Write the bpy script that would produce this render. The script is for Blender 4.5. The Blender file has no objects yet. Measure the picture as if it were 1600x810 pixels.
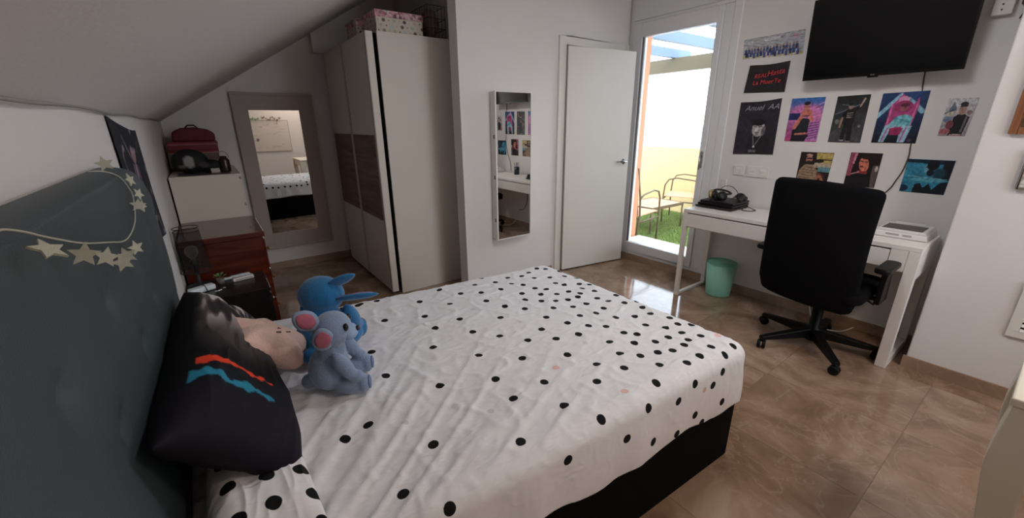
import bpy, bmesh, math, random
import numpy as np
from mathutils import Vector, Matrix, noise
random.seed(7); np.random.seed(7)
scene = bpy.context.scene
COL = scene.collection
R = math.radians

# ------------------------------------------------------------------ camera
H = 1.412
cam_d = bpy.data.cameras.new('camera'); cam = bpy.data.objects.new('camera', cam_d); COL.objects.link(cam)
cam_d.sensor_fit = 'HORIZONTAL'; cam_d.sensor_width = 36.0
cam_d.lens = 634.4 / 1600 * 36.0; cam_d.clip_start = 0.03; cam_d.clip_end = 2000
yaw, pitch, roll = R(54.008), R(18.419), R(-0.554)
fw = Vector((math.cos(yaw)*math.cos(pitch), math.sin(yaw)*math.cos(pitch), -math.sin(pitch)))
rt = fw.cross(Vector((0, 0, 1))).normalized(); up = rt.cross(fw)
r2 = math.cos(roll)*rt + math.sin(roll)*up; u2 = -math.sin(roll)*rt + math.cos(roll)*up
m3 = Matrix((r2, u2, -fw)).transposed()
cam.matrix_world = Matrix.Translation((0, 0, H)) @ m3.to_4x4()
scene.camera = cam

# ------------------------------------------------------------------ world, sun, lights, exposure
scene.view_settings.view_transform = 'Standard'
try: scene.view_settings.look = 'None'
except Exception: pass
scene.view_settings.gamma = 1.0
scene.view_settings.use_curve_mapping = False
scene.view_settings.exposure = -0.12
W = bpy.data.worlds.new('sky'); scene.world = W; W.use_nodes = True
nt = W.node_tree; nt.nodes.clear()
wo = nt.nodes.new('ShaderNodeOutputWorld'); bg = nt.nodes.new('ShaderNodeBackground')
tc = nt.nodes.new('ShaderNodeTexCoord'); sx = nt.nodes.new('ShaderNodeSeparateXYZ'); cr = nt.nodes.new('ShaderNodeValToRGB')
nt.links.new(tc.outputs['Generated'], sx.inputs[0]); nt.links.new(sx.outputs['Z'], cr.inputs[0])
cr.color_ramp.elements[0].position = 0.0; cr.color_ramp.elements[0].color = (0.86, 0.93, 1, 1)
cr.color_ramp.elements[1].position = 0.7; cr.color_ramp.elements[1].color = (0.66, 0.82, 1, 1)
nt.links.new(cr.outputs[0], bg.inputs[0]); bg.inputs[1].default_value = 8.0
nt.links.new(bg.outputs[0], wo.inputs[0])
SKY_SUN = 3.0
sd = bpy.data.lights.new('sun', 'SUN'); sd.energy = SKY_SUN; sd.angle = R(30); sd.color = (1, 0.9, 0.72)
so = bpy.data.objects.new('sun', sd); COL.objects.link(so)
so.rotation_euler = Vector((0.62, 0.45, -0.85)).to_track_quat('-Z', 'Y').to_euler()   # high sun from behind the house, onto the terrace

def portal(loc, direction, w, h):
    l = bpy.data.lights.new('window_portal', 'AREA'); l.shape = 'RECTANGLE'; l.size = w; l.size_y = h
    try: l.cycles.is_portal = True
    except Exception: pass
    o = bpy.data.objects.new('window_portal', l); COL.objects.link(o)
    o.location = loc; o.rotation_euler = Vector(direction).to_track_quat('-Z', 'Z').to_euler()
portal((3.62, 2.34, 1.18), (-1, 0, 0), 0.74, 2.0)
portal((2.05, -1.47, 1.45), (0, 1, 0), 1.0, 1.2)  # portal of the added back window

# ------------------------------------------------------------------ helpers
def lin(c):
    return tuple((v/255/12.92) if v/255 <= 0.04045 else ((v/255+0.055)/1.055)**2.4 for v in c)
def lina(a):
    a = np.asarray(a, float)/255
    return np.where(a <= 0.04045, a/12.92, ((a+0.055)/1.055)**2.4)

MATS = {}
def M(name, rgb, rough=0.5, metal=0.0, spec=None, bump=None, var=None, sheen=0, emit=None, coat=0, attr=None, trans=0, alpha=None):
    """procedural principled material; bump=(scale,strength), var=(scale,amount)"""
    if name in MATS: return MATS[name]
    m = bpy.data.materials.new(name); m.use_nodes = True; n = m.node_tree.nodes; l = m.node_tree.links
    b = n['Principled BSDF']; c = lin(rgb)
    b.inputs['Base Color'].default_value = (*c, 1); b.inputs['Roughness'].default_value = rough
    b.inputs['Metallic'].default_value = metal
    if spec is not None: b.inputs['Specular IOR Level'].default_value = spec
    if sheen: b.inputs['Sheen Weight'].default_value = sheen
    if coat: b.inputs['Coat Weight'].default_value = coat
    if trans: b.inputs['Transmission Weight'].default_value = trans
    if alpha is not None: b.inputs['Alpha'].default_value = alpha
    if emit: b.inputs['Emission Color'].default_value = (*c, 1); b.inputs['Emission Strength'].default_value = emit
    t = n.new('ShaderNodeTexCoord')
    if attr:
        a = n.new('ShaderNodeAttribute'); a.attribute_name = attr; l.new(a.outputs['Color'], b.inputs['Base Color'])
    if var:
        nz = n.new('ShaderNodeTexNoise'); nz.inputs['Scale'].default_value = var[0]; nz.inputs['Detail'].default_value = 6
        l.new(t.outputs['Object'], nz.inputs['Vector'])
        mx = n.new('ShaderNodeMix'); mx.data_type = 'RGBA'
        mx.inputs[6].default_value = (*[v*(1-var[1]) for v in c], 1); mx.inputs[7].default_value = (*[min(1, v*(1+var[1])) for v in c], 1)
        l.new(nz.outputs['Fac'], mx.inputs[0]); l.new(mx.outputs[2], b.inputs['Base Color'])
    if bump:
        nb = n.new('ShaderNodeTexNoise'); nb.inputs['Scale'].default_value = bump[0]; nb.inputs['Detail'].default_value = 4
        l.new(t.outputs['Object'], nb.inputs['Vector'])
        bp = n.new('ShaderNodeBump'); bp.inputs['Strength'].default_value = bump[1]; bp.inputs['Distance'].default_value = 0.01
        l.new(nb.outputs['Fac'], bp.inputs['Height']); l.new(bp.outputs[0], b.inputs['Normal'])
    MATS[name] = m
    return m

def wood(name, c1, c2, axis='Z', rough=0.35, scale=6, coat=0.0):
    if name in MATS: return MATS[name]
    m = bpy.data.materials.new(name); m.use_nodes = True; n = m.node_tree.nodes; l = m.node_tree.links
    b = n['Principled BSDF']; b.inputs['Roughness'].default_value = rough; b.inputs['Coat Weight'].default_value = coat
    t = n.new('ShaderNodeTexCoord'); mp = n.new('ShaderNodeMapping')
    s = {'X': (0.6, 7, 7), 'Y': (7, 0.6, 7), 'Z': (7, 7, 0.6)}[axis]
    mp.inputs['Scale'].default_value = s
    nz = n.new('ShaderNodeTexNoise'); nz.inputs['Scale'].default_value = scale; nz.inputs['Detail'].default_value = 8; nz.inputs['Distortion'].default_value = 0.6
    r = n.new('ShaderNodeValToRGB'); r.color_ramp.elements[0].position = 0.3; r.color_ramp.elements[1].position = 0.7
    r.color_ramp.elements[0].color = (*lin(c1), 1); r.color_ramp.elements[1].color = (*lin(c2), 1)
    l.new(t.outputs['Object'], mp.inputs[0]); l.new(mp.outputs[0], nz.inputs['Vector']); l.new(nz.outputs['Fac'], r.inputs[0]); l.new(r.outputs[0], b.inputs['Base Color'])
    MATS[name] = m
    return m

def glass(name, tint=(1, 1, 1), refl=0.06):
    if name in MATS: return MATS[name]
    m = bpy.data.materials.new(name); m.use_nodes = True; n = m.node_tree.nodes; l = m.node_tree.links
    n.clear(); o = n.new('ShaderNodeOutputMaterial'); tr = n.new('ShaderNodeBsdfTransparent'); g = n.new('ShaderNodeBsdfGlossy'); mx = n.new('ShaderNodeMixShader')
    tr.inputs[0].default_value = (*tint, 1); g.inputs['Roughness'].default_value = 0.02
    fr = n.new('ShaderNodeFresnel'); fr.inputs[0].default_value = 1.4
    ml = n.new('ShaderNodeMath'); ml.operation = 'ADD'; ml.inputs[1].default_value = refl - 0.04; ml.use_clamp = True
    l.new(fr.outputs[0], ml.inputs[0]); l.new(ml.outputs[0], mx.inputs[0]); l.new(tr.outputs[0], mx.inputs[1]); l.new(g.outputs[0], mx.inputs[2]); l.new(mx.outputs[0], o.inputs[0])
    MATS[name] = m
    return m

def wpos(o):
    v = Vector((0, 0, 0))
    while o is not None:
        v = v + o.location; o = o.parent
    return v

class MB:
    """collects shapes given in world coordinates; build() links them as ONE mesh object"""
    def __init__(s): s.bm = bmesh.new(); s.sm = []
    def add(s, verts, faces, smooth=False):
        vs = [s.bm.verts.new(v) for v in verts]
        for f in faces:
            try:
                ff = s.bm.faces.new([vs[i] for i in f]); ff.smooth = smooth
            except ValueError: pass
        return s
    def box(s, x0, x1, y0, y1, z0, z1, mtx=None):
        v = [Vector((x, y, z)) for z in (z0, z1) for y in (y0, y1) for x in (x0, x1)]
        if mtx is not None: v = [mtx @ p for p in v]
        return s.add(v, [(0, 2, 3, 1), (4, 5, 7, 6), (0, 1, 5, 4), (2, 6, 7, 3), (0, 4, 6, 2), (1, 3, 7, 5)])
    def prism(s, poly, a, b, f):
        """poly: 2d points; a..b extrusion; f(u,v,w)->point"""
        n = len(poly); v = [f(p[0], p[1], a) for p in poly] + [f(p[0], p[1], b) for p in poly]
        return s.add(v, [tuple(range(n))[::-1], tuple(range(n, 2*n))] + [(i, (i+1) % n, n+(i+1) % n, n+i) for i in range(n)])
    def tube(s, pts, r, n=8, cap=True, smooth=True):
        pts = [Vector(p) for p in pts]; rs = r if isinstance(r, (list, tuple)) else [r]*len(pts)
        rings = []; prev = None
        for i, p in enumerate(pts):
            d = (pts[min(i+1, len(pts)-1)]-pts[max(i-1, 0)])
            if d.length < 1e-9: d = Vector((0, 0, 1))
            d.normalize()
            if prev is None:
                a = d.orthogonal().normalized()
            else:
                a = prev - d*prev.dot(d)
                a = a.normalized() if a.length > 1e-6 else d.orthogonal().normalized()
            prev = a; b = d.cross(a)
            rings.append([p+(a*math.cos(2*math.pi*k/n)+b*math.sin(2*math.pi*k/n))*rs[i] for k in range(n)])
        v = [q for rg in rings for q in rg]
        f = [(i*n+k, i*n+(k+1) % n, (i+1)*n+(k+1) % n, (i+1)*n+k) for i in range(len(pts)-1) for k in range(n)]
        if cap: f += [tuple(range(n))[::-1], tuple(range((len(pts)-1)*n, len(pts)*n))]
        return s.add(v, f, smooth)
    def lathe(s, prof, c, n=24, smooth=True, axis=None):
        """prof [(r,z)], around z through c"""
        c = Vector(c); q = Vector((0, 0, 1)).rotation_difference(Vector(axis)) if axis else None
        v = []
        for r, z in prof:
            for k in range(n):
                p = Vector((r*math.cos(2*math.pi*k/n), r*math.sin(2*math.pi*k/n), z))
                if q: p = q @ p
                v.append(c+p)
        f = [(i*n+k, i*n+(k+1) % n, (i+1)*n+(k+1) % n, (i+1)*n+k) for i in range(len(prof)-1) for k in range(n)]
        if prof[0][0] > 1e-5: f.append(tuple(range(n))[::-1])
        if prof[-1][0] > 1e-5: f.append(tuple(range((len(prof)-1)*n, len(prof)*n)))
        return s.add(v, f, smooth)
    def ell(s, c, rad, rot=None, n=16, m=10):
        c = Vector(c); v = []
        for i in range(m+1):
            th = math.pi*i/m
            for k in range(n):
                p = Vector((rad[0]*math.sin(th)*math.cos(2*math.pi*k/n), rad[1]*math.sin(th)*math.sin(2*math.pi*k/n), rad[2]*math.cos(th)))
                if rot is not None: p = rot @ p
                v.append(c+p)
        f = [(i*n+k, (i+1)*n+k, (i+1)*n+(k+1) % n, i*n+(k+1) % n) for i in range(m) for k in range(n)]
        return s.add(v, f, True)
    def build(s, name, mat, parent=None, bev=0, seg=2, rot=None, weld=True):
        bm = s.bm
        if weld: bmesh.ops.remove_doubles(bm, verts=bm.verts, dist=1e-6)
        bmesh.ops.recalc_face_normals(bm, faces=bm.faces)
        if parent is not None: off = wpos(parent)
        else:
            xs = [v.co for v in bm.verts]
            mn = [min(p[i] for p in xs) for i in range(3)]; mxx = [max(p[i] for p in xs) for i in range(3)]
            off = Vector(((mn[0]+mxx[0])/2, (mn[1]+mxx[1])/2, mn[2]))
        for v in bm.verts: v.co -= off
        me = bpy.data.meshes.new(name); bm.to_mesh(me); bm.free()
        o = bpy.data.objects.new(name, me); COL.objects.link(o)
        if mat: me.materials.append(mat)
        if parent is not None: o.parent = parent
        else: o.location = off
        if bev:
            b = o.modifiers.new('bevel', 'BEVEL'); b.width = bev; b.segments = seg; b.limit_method = 'ANGLE'; b.angle_limit = R(40)
        return o

def npmesh(name, verts, faces, mat, parent=None, smooth=True, cols=None, attrs=None):
    verts = np.asarray(verts, float)
    if parent is not None: off = np.array(wpos(parent))
    else:
        mn, mx = verts.min(0), verts.max(0); off = np.array([(mn[0]+mx[0])/2, (mn[1]+mx[1])/2, mn[2]])
    me = bpy.data.meshes.new(name); me.from_pydata((verts-off).tolist(), [], [tuple(f) for f in faces]); me.update()
    if smooth: me.polygons.foreach_set('use_smooth', [True]*len(me.polygons))
    if cols is not None:
        a = me.color_attributes.new('Col', 'FLOAT_COLOR', 'POINT')
        c = np.ones((len(verts), 4)); c[:, :3] = cols; a.data.foreach_set('color', c.ravel())
    for k, v in (attrs or {}).items():
        a = me.attributes.new(k, 'FLOAT', 'POINT'); a.data.foreach_set('value', np.asarray(v, float).ravel())
    o = bpy.data.objects.new(name, me); COL.objects.link(o); me.materials.append(mat)
    if parent is not None: o.parent = parent
    else: o.location = Vector(off)
    return o

def grid_faces(nu, nv, off=0):
    return [(off+i*nv+j, off+(i+1)*nv+j, off+(i+1)*nv+j+1, off+i*nv+j+1) for i in range(nu-1) for j in range(nv-1)]

def thing(name, label, cat, loc, group=None):
    o = bpy.data.objects.new(name, None); COL.objects.link(o); o.location = loc; o.empty_display_size = 0.05
    o['label'] = label; o['category'] = cat
    if group: o['group'] = group
    return o
def tag(o, label, cat, group=None, kind=None):
    o['label'] = label; o['category'] = cat
    if group: o['group'] = group
    if kind: o['kind'] = kind
    return o
def struct(o): o['kind'] = 'structure'; return o
def part_label(o, t): o['label'] = t; return o

# ------------------------------------------------------------------ dimensions
XL, XR, XP = -0.26, 3.50, 3.16          # headboard wall, television wall, pier face
YD, YF, YB = 2.86, 4.66, -1.40          # door wall, far wall, wall behind
ZC = 2.62
SL = 0.615; ZK = 1.459                  # roof slope and knee wall height
XC = XL + (ZC-ZK)/SL                    # where the slope meets the flat ceiling

wallm = M('wall_paint', (226, 222, 220), 0.62, bump=(60, 0.08), var=(1.5, 0.015))
white = M('white_lacquer', (232, 230, 226), 0.3)
whitem = M('white_matt', (226, 222, 214), 0.5)
blackp = M('black_plastic', (14, 13, 15), 0.45)
chrome = M('chrome', (200, 200, 200), 0.2, metal=1)
mirrorm = M('mirror_silver', (238, 238, 236), 0.01, metal=1)

# ---- marble
def marble(name, c1, c2, c3, rough, joint=False):
    m = bpy.data.materials.new(name); m.use_nodes = True; n = m.node_tree.nodes; l = m.node_tree.links
    b = n['Principled BSDF']; b.inputs['Roughness'].default_value = rough; b.inputs['Specular IOR Level'].default_value = 0.6
    g = n.new('ShaderNodeNewGeometry'); oi = n.new('ShaderNodeObjectInfo')
    ad = n.new('ShaderNodeVectorMath'); ad.operation = 'MULTIPLY_ADD'
    cb = n.new('ShaderNodeCombineXYZ'); l.new(oi.outputs['Random'], cb.inputs[2]); l.new(oi.outputs['Random'], cb.inputs[0])
    ad.inputs[1].default_value = (1, 1, 1)
    sc = n.new('ShaderNodeVectorMath'); sc.operation = 'SCALE'; sc.inputs['Scale'].default_value = 0.35
    l.new(cb.outputs[0], sc.inputs[0]); l.new(g.outputs['Position'], ad.inputs[0]); l.new(sc.outputs[0], ad.inputs[2])
    n1 = n.new('ShaderNodeTexNoise'); n1.inputs['Scale'].default_value = 2.2; n1.inputs['Detail'].default_value = 9; n1.inputs['Distortion'].default_value = 1.3; n1.inputs['Roughness'].default_value = 0.62
    l.new(ad.outputs[0], n1.inputs['Vector'])
    r = n.new('ShaderNodeValToRGB'); e = r.color_ramp.elements
    e[0].position = 0.32; e[0].color = (*lin(c1), 1); e[1].position = 0.68; e[1].color = (*lin(c3), 1)
    q = e.new(0.5); q.color = (*lin(c2), 1)
    l.new(n1.outputs['Fac'], r.inputs[0])
    n2 = n.new('ShaderNodeTexNoise'); n2.inputs['Scale'].default_value = 3.0; n2.inputs['Detail'].default_value = 7; n2.inputs['Distortion'].default_value = 2.2
    l.new(ad.outputs[0], n2.inputs['Vector'])
    v = n.new('ShaderNodeMapRange'); sb = n.new('ShaderNodeMath'); sb.operation = 'SUBTRACT'; sb.inputs[1].default_value = 0.5; l.new(n2.outputs['Fac'], sb.inputs[0])
    ab = n.new('ShaderNodeMath'); ab.operation = 'ABSOLUTE'; l.new(sb.outputs[0], ab.inputs[0]); l.new(ab.outputs[0], v.inputs[0])
    v.inputs[1].default_value = 0.0; v.inputs[2].default_value = 0.022; v.inputs[3].default_value = 0.13; v.inputs[4].default_value = 0.0
    mx = n.new('ShaderNodeMix'); mx.data_type = 'RGBA'; l.new(v.outputs[0], mx.inputs[0]); l.new(r.outputs[0], mx.inputs[6])
    mx.inputs[7].default_value = (*lin((214, 196, 176)), 1); l.new(mx.outputs[2], b.inputs['Base Color'])
    MATS[name] = m
    return m
floorm = marble('beige_marble', (122, 96, 77), (148, 120, 99), (174, 149, 128), 0.10)
basem = marble('brown_marble_skirting', (140, 114, 94), (160, 134, 112), (178, 152, 130), 0.3)

# ================================================================== SETTING
fl = struct(MB().box(XL-0.1, XR+0.25, YB-0.1, YF+0.1, -0.14, -0.0018).build('floor', M('grout', (132, 110, 92), 0.5)))
T = 0.6; g = 0.0008
tile_mesh = None; ty = YB
ix0 = XL
xs = np.arange(XL-0.32, XR+0.1, T); ys = np.arange(YB-0.22, YF, T)
for x in xs:
    for y in ys:
        x0, x1 = max(x+g, XL-0.05), min(x+T-g, XR+0.05); y0, y1 = max(y+g, YB-0.05), min(y+T-g, YF+0.05)
        if x1-x0 < 0.02 or y1-y0 < 0.02: continue
        full = abs(x1-x0-(T-2*g)) < 1e-6 and abs(y1-y0-(T-2*g)) < 1e-6
        if full and tile_mesh:
            o = bpy.data.objects.new('tile', tile_mesh); COL.objects.link(o); o.parent = fl
            o.location = Vector((x0, y0, 0)) - fl.location
        else:
            b = MB().box(0, x1-x0, 0, y1-y0, -0.0017, 0.0)
            bm = b.bm; me = bpy.data.meshes.new('tile'); bmesh.ops.recalc_face_normals(bm, faces=bm.faces); bm.to_mesh(me); bm.free(); me.materials.append(floorm)
            o = bpy.data.objects.new('tile', me); COL.objects.link(o); o.parent = fl; o.location = Vector((x0, y0, 0)) - fl.location
            if full: tile_mesh = me

# walls
struct(MB().box(XL-0.12, XL, YB-0.1, YF+0.1, -0.14, ZK+0.02).build('wall_left', wallm))
struct(MB().box(XL-0.12, XR+0.25, YF, YF+0.12, -0.14, ZC+0.1).build('wall_far', wallm))
# door wall (a partition, opening for the door)
DX0, DX1, DZ = 2.66, 3.44, 2.045
b = MB(); b.box(1.61, DX0-0.03, YD, YD+0.12, -0.01, ZC); b.box(DX0-0.03, DX1+0.02, YD, YD+0.12, DZ+0.03, ZC); b.box(DX1+0.02, XR+0.02, YD, YD+0.12, -0.01, ZC)
struct(b.build('wall_door_side', wallm))
struct(MB().box(1.85, 1.93, YD+0.12, YF, -0.01, ZC).build('wall_recess', wallm))
struct(MB().box(1.93, XR+0.1, 3.9, 3.98, -0.01, ZC).build('wall_corridor', wallm))
# television wall with opening of the balcony door
OY0, OY1, OZ0, OZ1 = 1.80, 2.84, 0.075, 2.55
b = MB(); b.box(XR, XR+0.25, YB-0.1, OY0, -0.14, ZC+0.1); b.box(XR, XR+0.25, OY1, YF, -0.14, ZC+0.1)
b.box(XR, XR+0.25, OY0, OY1, OZ1, ZC+0.1); b.box(XR, XR+0.25, OY0, OY1, -0.14, OZ0)
struct(b.build('wall_right', wallm))
struct(MB().box(XP, XR, YB, 0.33, -0.005, ZC).build('wall_pier', wallm, bev=0.006))
# back wall with an added, unseen window that brightens the room
WX0, WX1, WZ0, WZ1 = 1.95, 2.95, 0.85, 2.05
b = MB(); b.box(XL-0.1, WX0, YB-0.12, YB, -0.14, ZC+0.1); b.box(WX1, XR+0.2, YB-0.12, YB, -0.14, ZC+0.1)
b.box(WX0, WX1, YB-0.12, YB, -0.14, WZ0); b.box(WX0, WX1, YB-0.12, YB, WZ1, ZC+0.1)
struct(b.build('wall_back', wallm))
w2 = struct(MB().box(WX0, WX0+0.05, YB-0.09, YB-0.03, WZ0, WZ1).box(WX1-0.05, WX1, YB-0.09, YB-0.03, WZ0, WZ1).box(WX0+0.05, WX1-0.05, YB-0.09, YB-0.03, WZ0, WZ0+0.05).box(WX0+0.05, WX1-0.05, YB-0.09, YB-0.03, WZ1-0.05, WZ1).build('added_window', white))
MB().box(WX0+0.05, WX1-0.05, YB-0.065, YB-0.06, WZ0+0.05, WZ1-0.05).build('pane', glass('window_glass'), w2)
# ceiling: flat part and slope
struct(MB().box(XC-0.02, XR+0.25, YB-0.1, YF+0.1, ZC, ZC+0.1).build('ceiling', wallm))
b = MB(); b.prism([(XL-0.12, ZK-0.12*SL), (XC+0.02, ZC+0.02*SL), (XC+0.02, ZC+0.16), (XL-0.12, ZK+0.1)], YB-0.1, YF+0.1, lambda u, v, w: Vector((u, w, v)))
struct(b.build('ceiling_slope', wallm))
# boxed soffit beyond the wardrobe
struct(MB().box(1.0, 1.85, 4.54, YF, 2.075, ZC).build('trim_3', wallm))
# crack / cable along the knee of the slope
pts = []
for i in range(60):
    y = 0.35+i*(YF-0.4)/59
    pts.append((XL+0.012+0.002*math.sin(i*0.7), y, ZK+0.003+0.004*math.sin(i*0.45)))
tag(MB().tube(pts, 0.004, 6).build('cable', M('grey_cable', (150, 148, 144), 0.6)), 'thin grey cable running along the foot of the sloped ceiling', 'cable')

# baseboards
BH = 0.072
struct(MB().box(XR-0.012, XR, 0.33, DX1 and YD, 0, BH).build('baseboard_right', basem))
struct(MB().box(XP-0.012, XP, YB, 0.342, 0, BH).build('baseboard_pier', basem))
struct(MB().box(XL, 1.85, YF-0.012, YF, 0, BH).build('baseboard_far', basem))
struct(MB().box(1.61, DX0-0.1, YD-0.012, YD, 0, BH).build('baseboard_door_side', basem))
struct(MB().box(XL, XP, YB, YB+0.012, 0, BH).build('baseboard_back', basem))
struct(MB().box(XL, XL+0.012, YB, YF, 0, BH).build('baseboard_left', basem))

# ---- interior door
d1 = bpy.data.objects.new('door_1', None); COL.objects.link(d1); d1.location = (3.05, YD, 0); struct(d1)
b = MB(); FX0, FX1, FZ = DX0-0.075, XR-0.001, 2.118
b.box(FX0, DX0, YD-0.02, YD+0.13, 0, FZ); b.box(DX1, FX1, YD-0.02, YD+0.13, 0, FZ); b.box(DX0, DX1, YD-0.02, YD+0.13, DZ+0.005, FZ)
b.build('door_frame', whitem, d1, bev=0.004)
MB().box(DX0+0.002, DX1-0.002, YD+0.01, YD+0.11, 0.0, 0.008).build('threshold', basem, d1)
# the leaf stands slightly ajar into the room
hx, hy = DX0+0.012, YD-0.022
ang = math.atan2(2.715-hy, 3.42-hx); Lw = math.hypot(3.42-hx, 2.715-hy)
mt = Matrix.Translation((hx, hy, 0)) @ Matrix.Rotation(ang, 4, 'Z')
b = MB(); z0, z1 = 0.012, 2.04
gr = [0.42, 0.78]   # faint horizontal grooves in the lower half
zs = [z0, gr[0], gr[0]+0.004, gr[1], gr[1]+0.004, z1]
for i in range(0, len(zs)-1):
    inset = 0.002 if i % 2 else 0.0
    b.box(0, Lw, -0.018+inset, 0.02, zs[i], zs[i+1], mt)
leaf = b.build('door_leaf', M('door_white', (232, 228, 220), 0.35), d1)
b = MB(); hz = 1.045
b.lathe([(0.026, 0), (0.026, 0.008), (0.012, 0.01), (0.010, 0.05)], mt @ Vector((Lw-0.065, -0.018, hz)), 20, axis=mt.to_3x3() @ Vector((0, -1, 0)))
b.tube([mt @ Vector((Lw-0.065, -0.065, hz)), mt @ Vector((Lw-0.09, -0.07, hz)), mt @ Vector((Lw-0.16, -0.068, hz+0.004)), mt @ Vector((Lw-0.185, -0.062, hz+0.004))], [0.010, 0.010, 0.009, 0.007], 10)
MBh = b.build('door_handle', chrome, leaf)
struct(MB().box(DX0-0.3, DX1+0.02, YD+0.3, YD+0.302, 0, 0.001).build('trim_4', whitem))

# ---- balcony door (window_1)
w1 = bpy.data.objects.new('window_1', None); COL.objects.link(w1); w1.location = (XR, 2.34, OZ0); struct(w1)
pvc = M('white_pvc', (228, 228, 230), 0.35)
b = MB()   # outer frame
b.box(XR-0.015, XR+0.06, OY0, OY0+0.06, OZ0, OZ1); b.box(XR-0.015, XR+0.06, OY1-0.045, OY1, OZ0, OZ1)
b.box(XR-0.015, XR+0.06, OY0+0.06, OY1-0.045, OZ0, OZ0+0.03); b.box(XR-0.015, XR+0.06, OY0+0.06, OY1-0.045, 2.285, 2.31)
b.build('window_frame', pvc, w1, bev=0.003)
MB().box(XR-0.03, XR+0.10, OY0+0.06, OY1-0.045, 2.31, OZ1).build('shutter_box', pvc, w1, bev=0.003)
MB().box(XR-0.012, XR+0.05, OY0+0.062, 1.936, OZ0+0.03, 2.283).build('shutter_guide', pvc, w1, bev=0.003)
b = MB(); SY0, SY1, SZ0, SZ1 = 1.938, OY1-0.047, 0.108, 2.282
GY0, GY1, GZ0, GZ1 = 1.985, 2.70, 0.2, 2.165
for a in ((SY0, GY0, SZ0, SZ1), (GY1, SY1, SZ0, SZ1), (GY0, GY1, SZ0, GZ0), (GY0, GY1, GZ1, SZ1)):
    b.box(XR-0.025, XR+0.045, *a)
sash = b.build('sash', pvc, w1, bev=0.004)
b = MB()
for a in ((GY0, GY0+0.012, GZ0, GZ1), (GY1-0.018, GY1, GZ0, GZ1)): b.box(XR-0.005, XR+0.01, *a)
b.build('glazing_bead', M('grey_gasket', (120, 120, 120), 0.6), sash)
MB().box(XR+0.014, XR+0.018, GY0, GY1, GZ0, GZ1).build('pane', glass('window_glass'), w1)
b = MB(); b.box(XR-0.034, XR-0.024, 1.948, 1.972, 1.03, 1.17); b.tube([(XR-0.03, 1.96, 1.13), (XR-0.06, 1.96, 1.13), (XR-0.062, 1.955, 1.02)], 0.008, 8)
b.build('window_handle', chrome, sash)
# strap slot cover right of the frame
b = MB(); b.box(XR-0.012, XR, 1.72, 1.76, 0.78, 0.95); struct(b.build('trim_5', whitem, bev=0.003))
# outer reveal in peach render and light stone sill
JY = 2.865
peach = M('peach_render', (204, 140, 104), 0.8, bump=(80, 0.2))
b = MB(); b.box(XR+0.25, XR+0.36, JY, 3.3, -0.05, 2.9); b.box(XR+0.25, XR+0.40, 1.2, 1.93, -0.05, 2.9); b.box(XR+0.25, XR+0.40, 1.93, JY, 2.45, 2.9)
struct(b.build('wall_outside', peach))
struct(MB().box(XR+0.046, XR+0.40, 1.93, 2.84, 0.05, 0.165).build('trim_1', M('sill_stone', (226, 214, 190), 0.6)))

# ---- air vent in the pier
v = thing('air_vent', 'white louvred air vent low on the wall near the white vanity', 'vent', (XP, -0.16, 0.335))
b = MB(); y0, y1, z0, z1 = -0.34, 0.012, 0.352, 0.645
for a in ((y0, y1, z0, z0+0.035), (y0, y1, z1-0.035, z1), (y0, y0+0.04, z0+0.035, z1-0.035), (y1-0.04, y1, z0+0.035, z1-0.035)): b.box(XP-0.012, XP, *a)
b.build('frame', whitem, v, bev=0.002)
MB().box(XP-0.002, XP, y0+0.04, y1-0.04, z0+0.035, z1-0.035).build('backing', M('dark_duct', (38, 32, 28), 0.9), v)
for k in range(9):
    zz = z0+0.046+k*0.0265
    MB().prism([(0, 0), (0.009, -0.010), (0.009, -0.007), (0, 0.004)], y0+0.041, y1-0.041, lambda u, q, w, zz=zz: Vector((XP-0.003-u, w, zz+q))).build('slat', whitem, v)

# ================================================================== TERRACE
tf = struct(MB().box(XR+0.25, 6.4, 0.5, 6.5, -0.12, -0.02).build('terrace_floor', M('turf_base', (92, 108, 44), 0.95, var=(8, 0.3))))
gv = []; gf = []
for i in range(26000):
    x = XR+0.42+random.random()*2.26; y = 1.3+random.random()*3.6; h = 0.018+random.random()*0.016; a = random.random()*6.28; w = 0.0035
    dx, dy = math.cos(a)*w, math.sin(a)*w; k = len(gv)
    gv += [(x-dx, y-dy, -0.02), (x+dx, y+dy, -0.02), (x+dy*2.5, y-dx*2.5, h-0.02)]; gf.append((k, k+1, k+2))
tag(npmesh('artificial_grass', gv, gf, M('turf_blade', (108, 132, 52), 0.8, var=(6, 0.35)), smooth=False), 'short artificial grass covering the terrace floor beyond the balcony door', 'grass', kind='stuff')
parm = M('cream_render', (206, 184, 134), 0.85, bump=(60, 0.2))
struct(MB().box(6.2, 6.36, 0.5, 6.5, -0.02, 1.02).build('wall_parapet', parm))
struct(MB().box(XR+0.4, 6.2, 6.3, 6.46, -0.02, 1.02).build('wall_parapet_side', parm))
struct(MB().box(60, 1500, -1500, 1800, -14.2, -14).build('sea', M('sea_water', (50, 90, 130), 0.5)))
pg = thing('pergola', 'grey timber pergola over the terrace seen through the balcony door', 'pergola', (6.0, 3.6, 0))
pw = M('pergola_paint', (84, 76, 56), 0.7)
pb = M('pergola_rafter_paint', (88, 108, 126), 0.6)
MB().box(5.96, 6.08, 0.6, 6.3, 2.14, 2.33).build('beam', pw, pg, bev=0.004)
for y in (0.9, 6.1): MB().box(5.95, 6.09, y, y+0.14, -0.02, 2.14).build('post', pw, pg)
for y in (1.02, 1.76, 2.50, 3.24, 3.98, 4.72, 5.46): MB().box(XR+0.43, 6.35, y, y+0.07, 2.331, 2.45).build('rafter', pb, pg)

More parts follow.
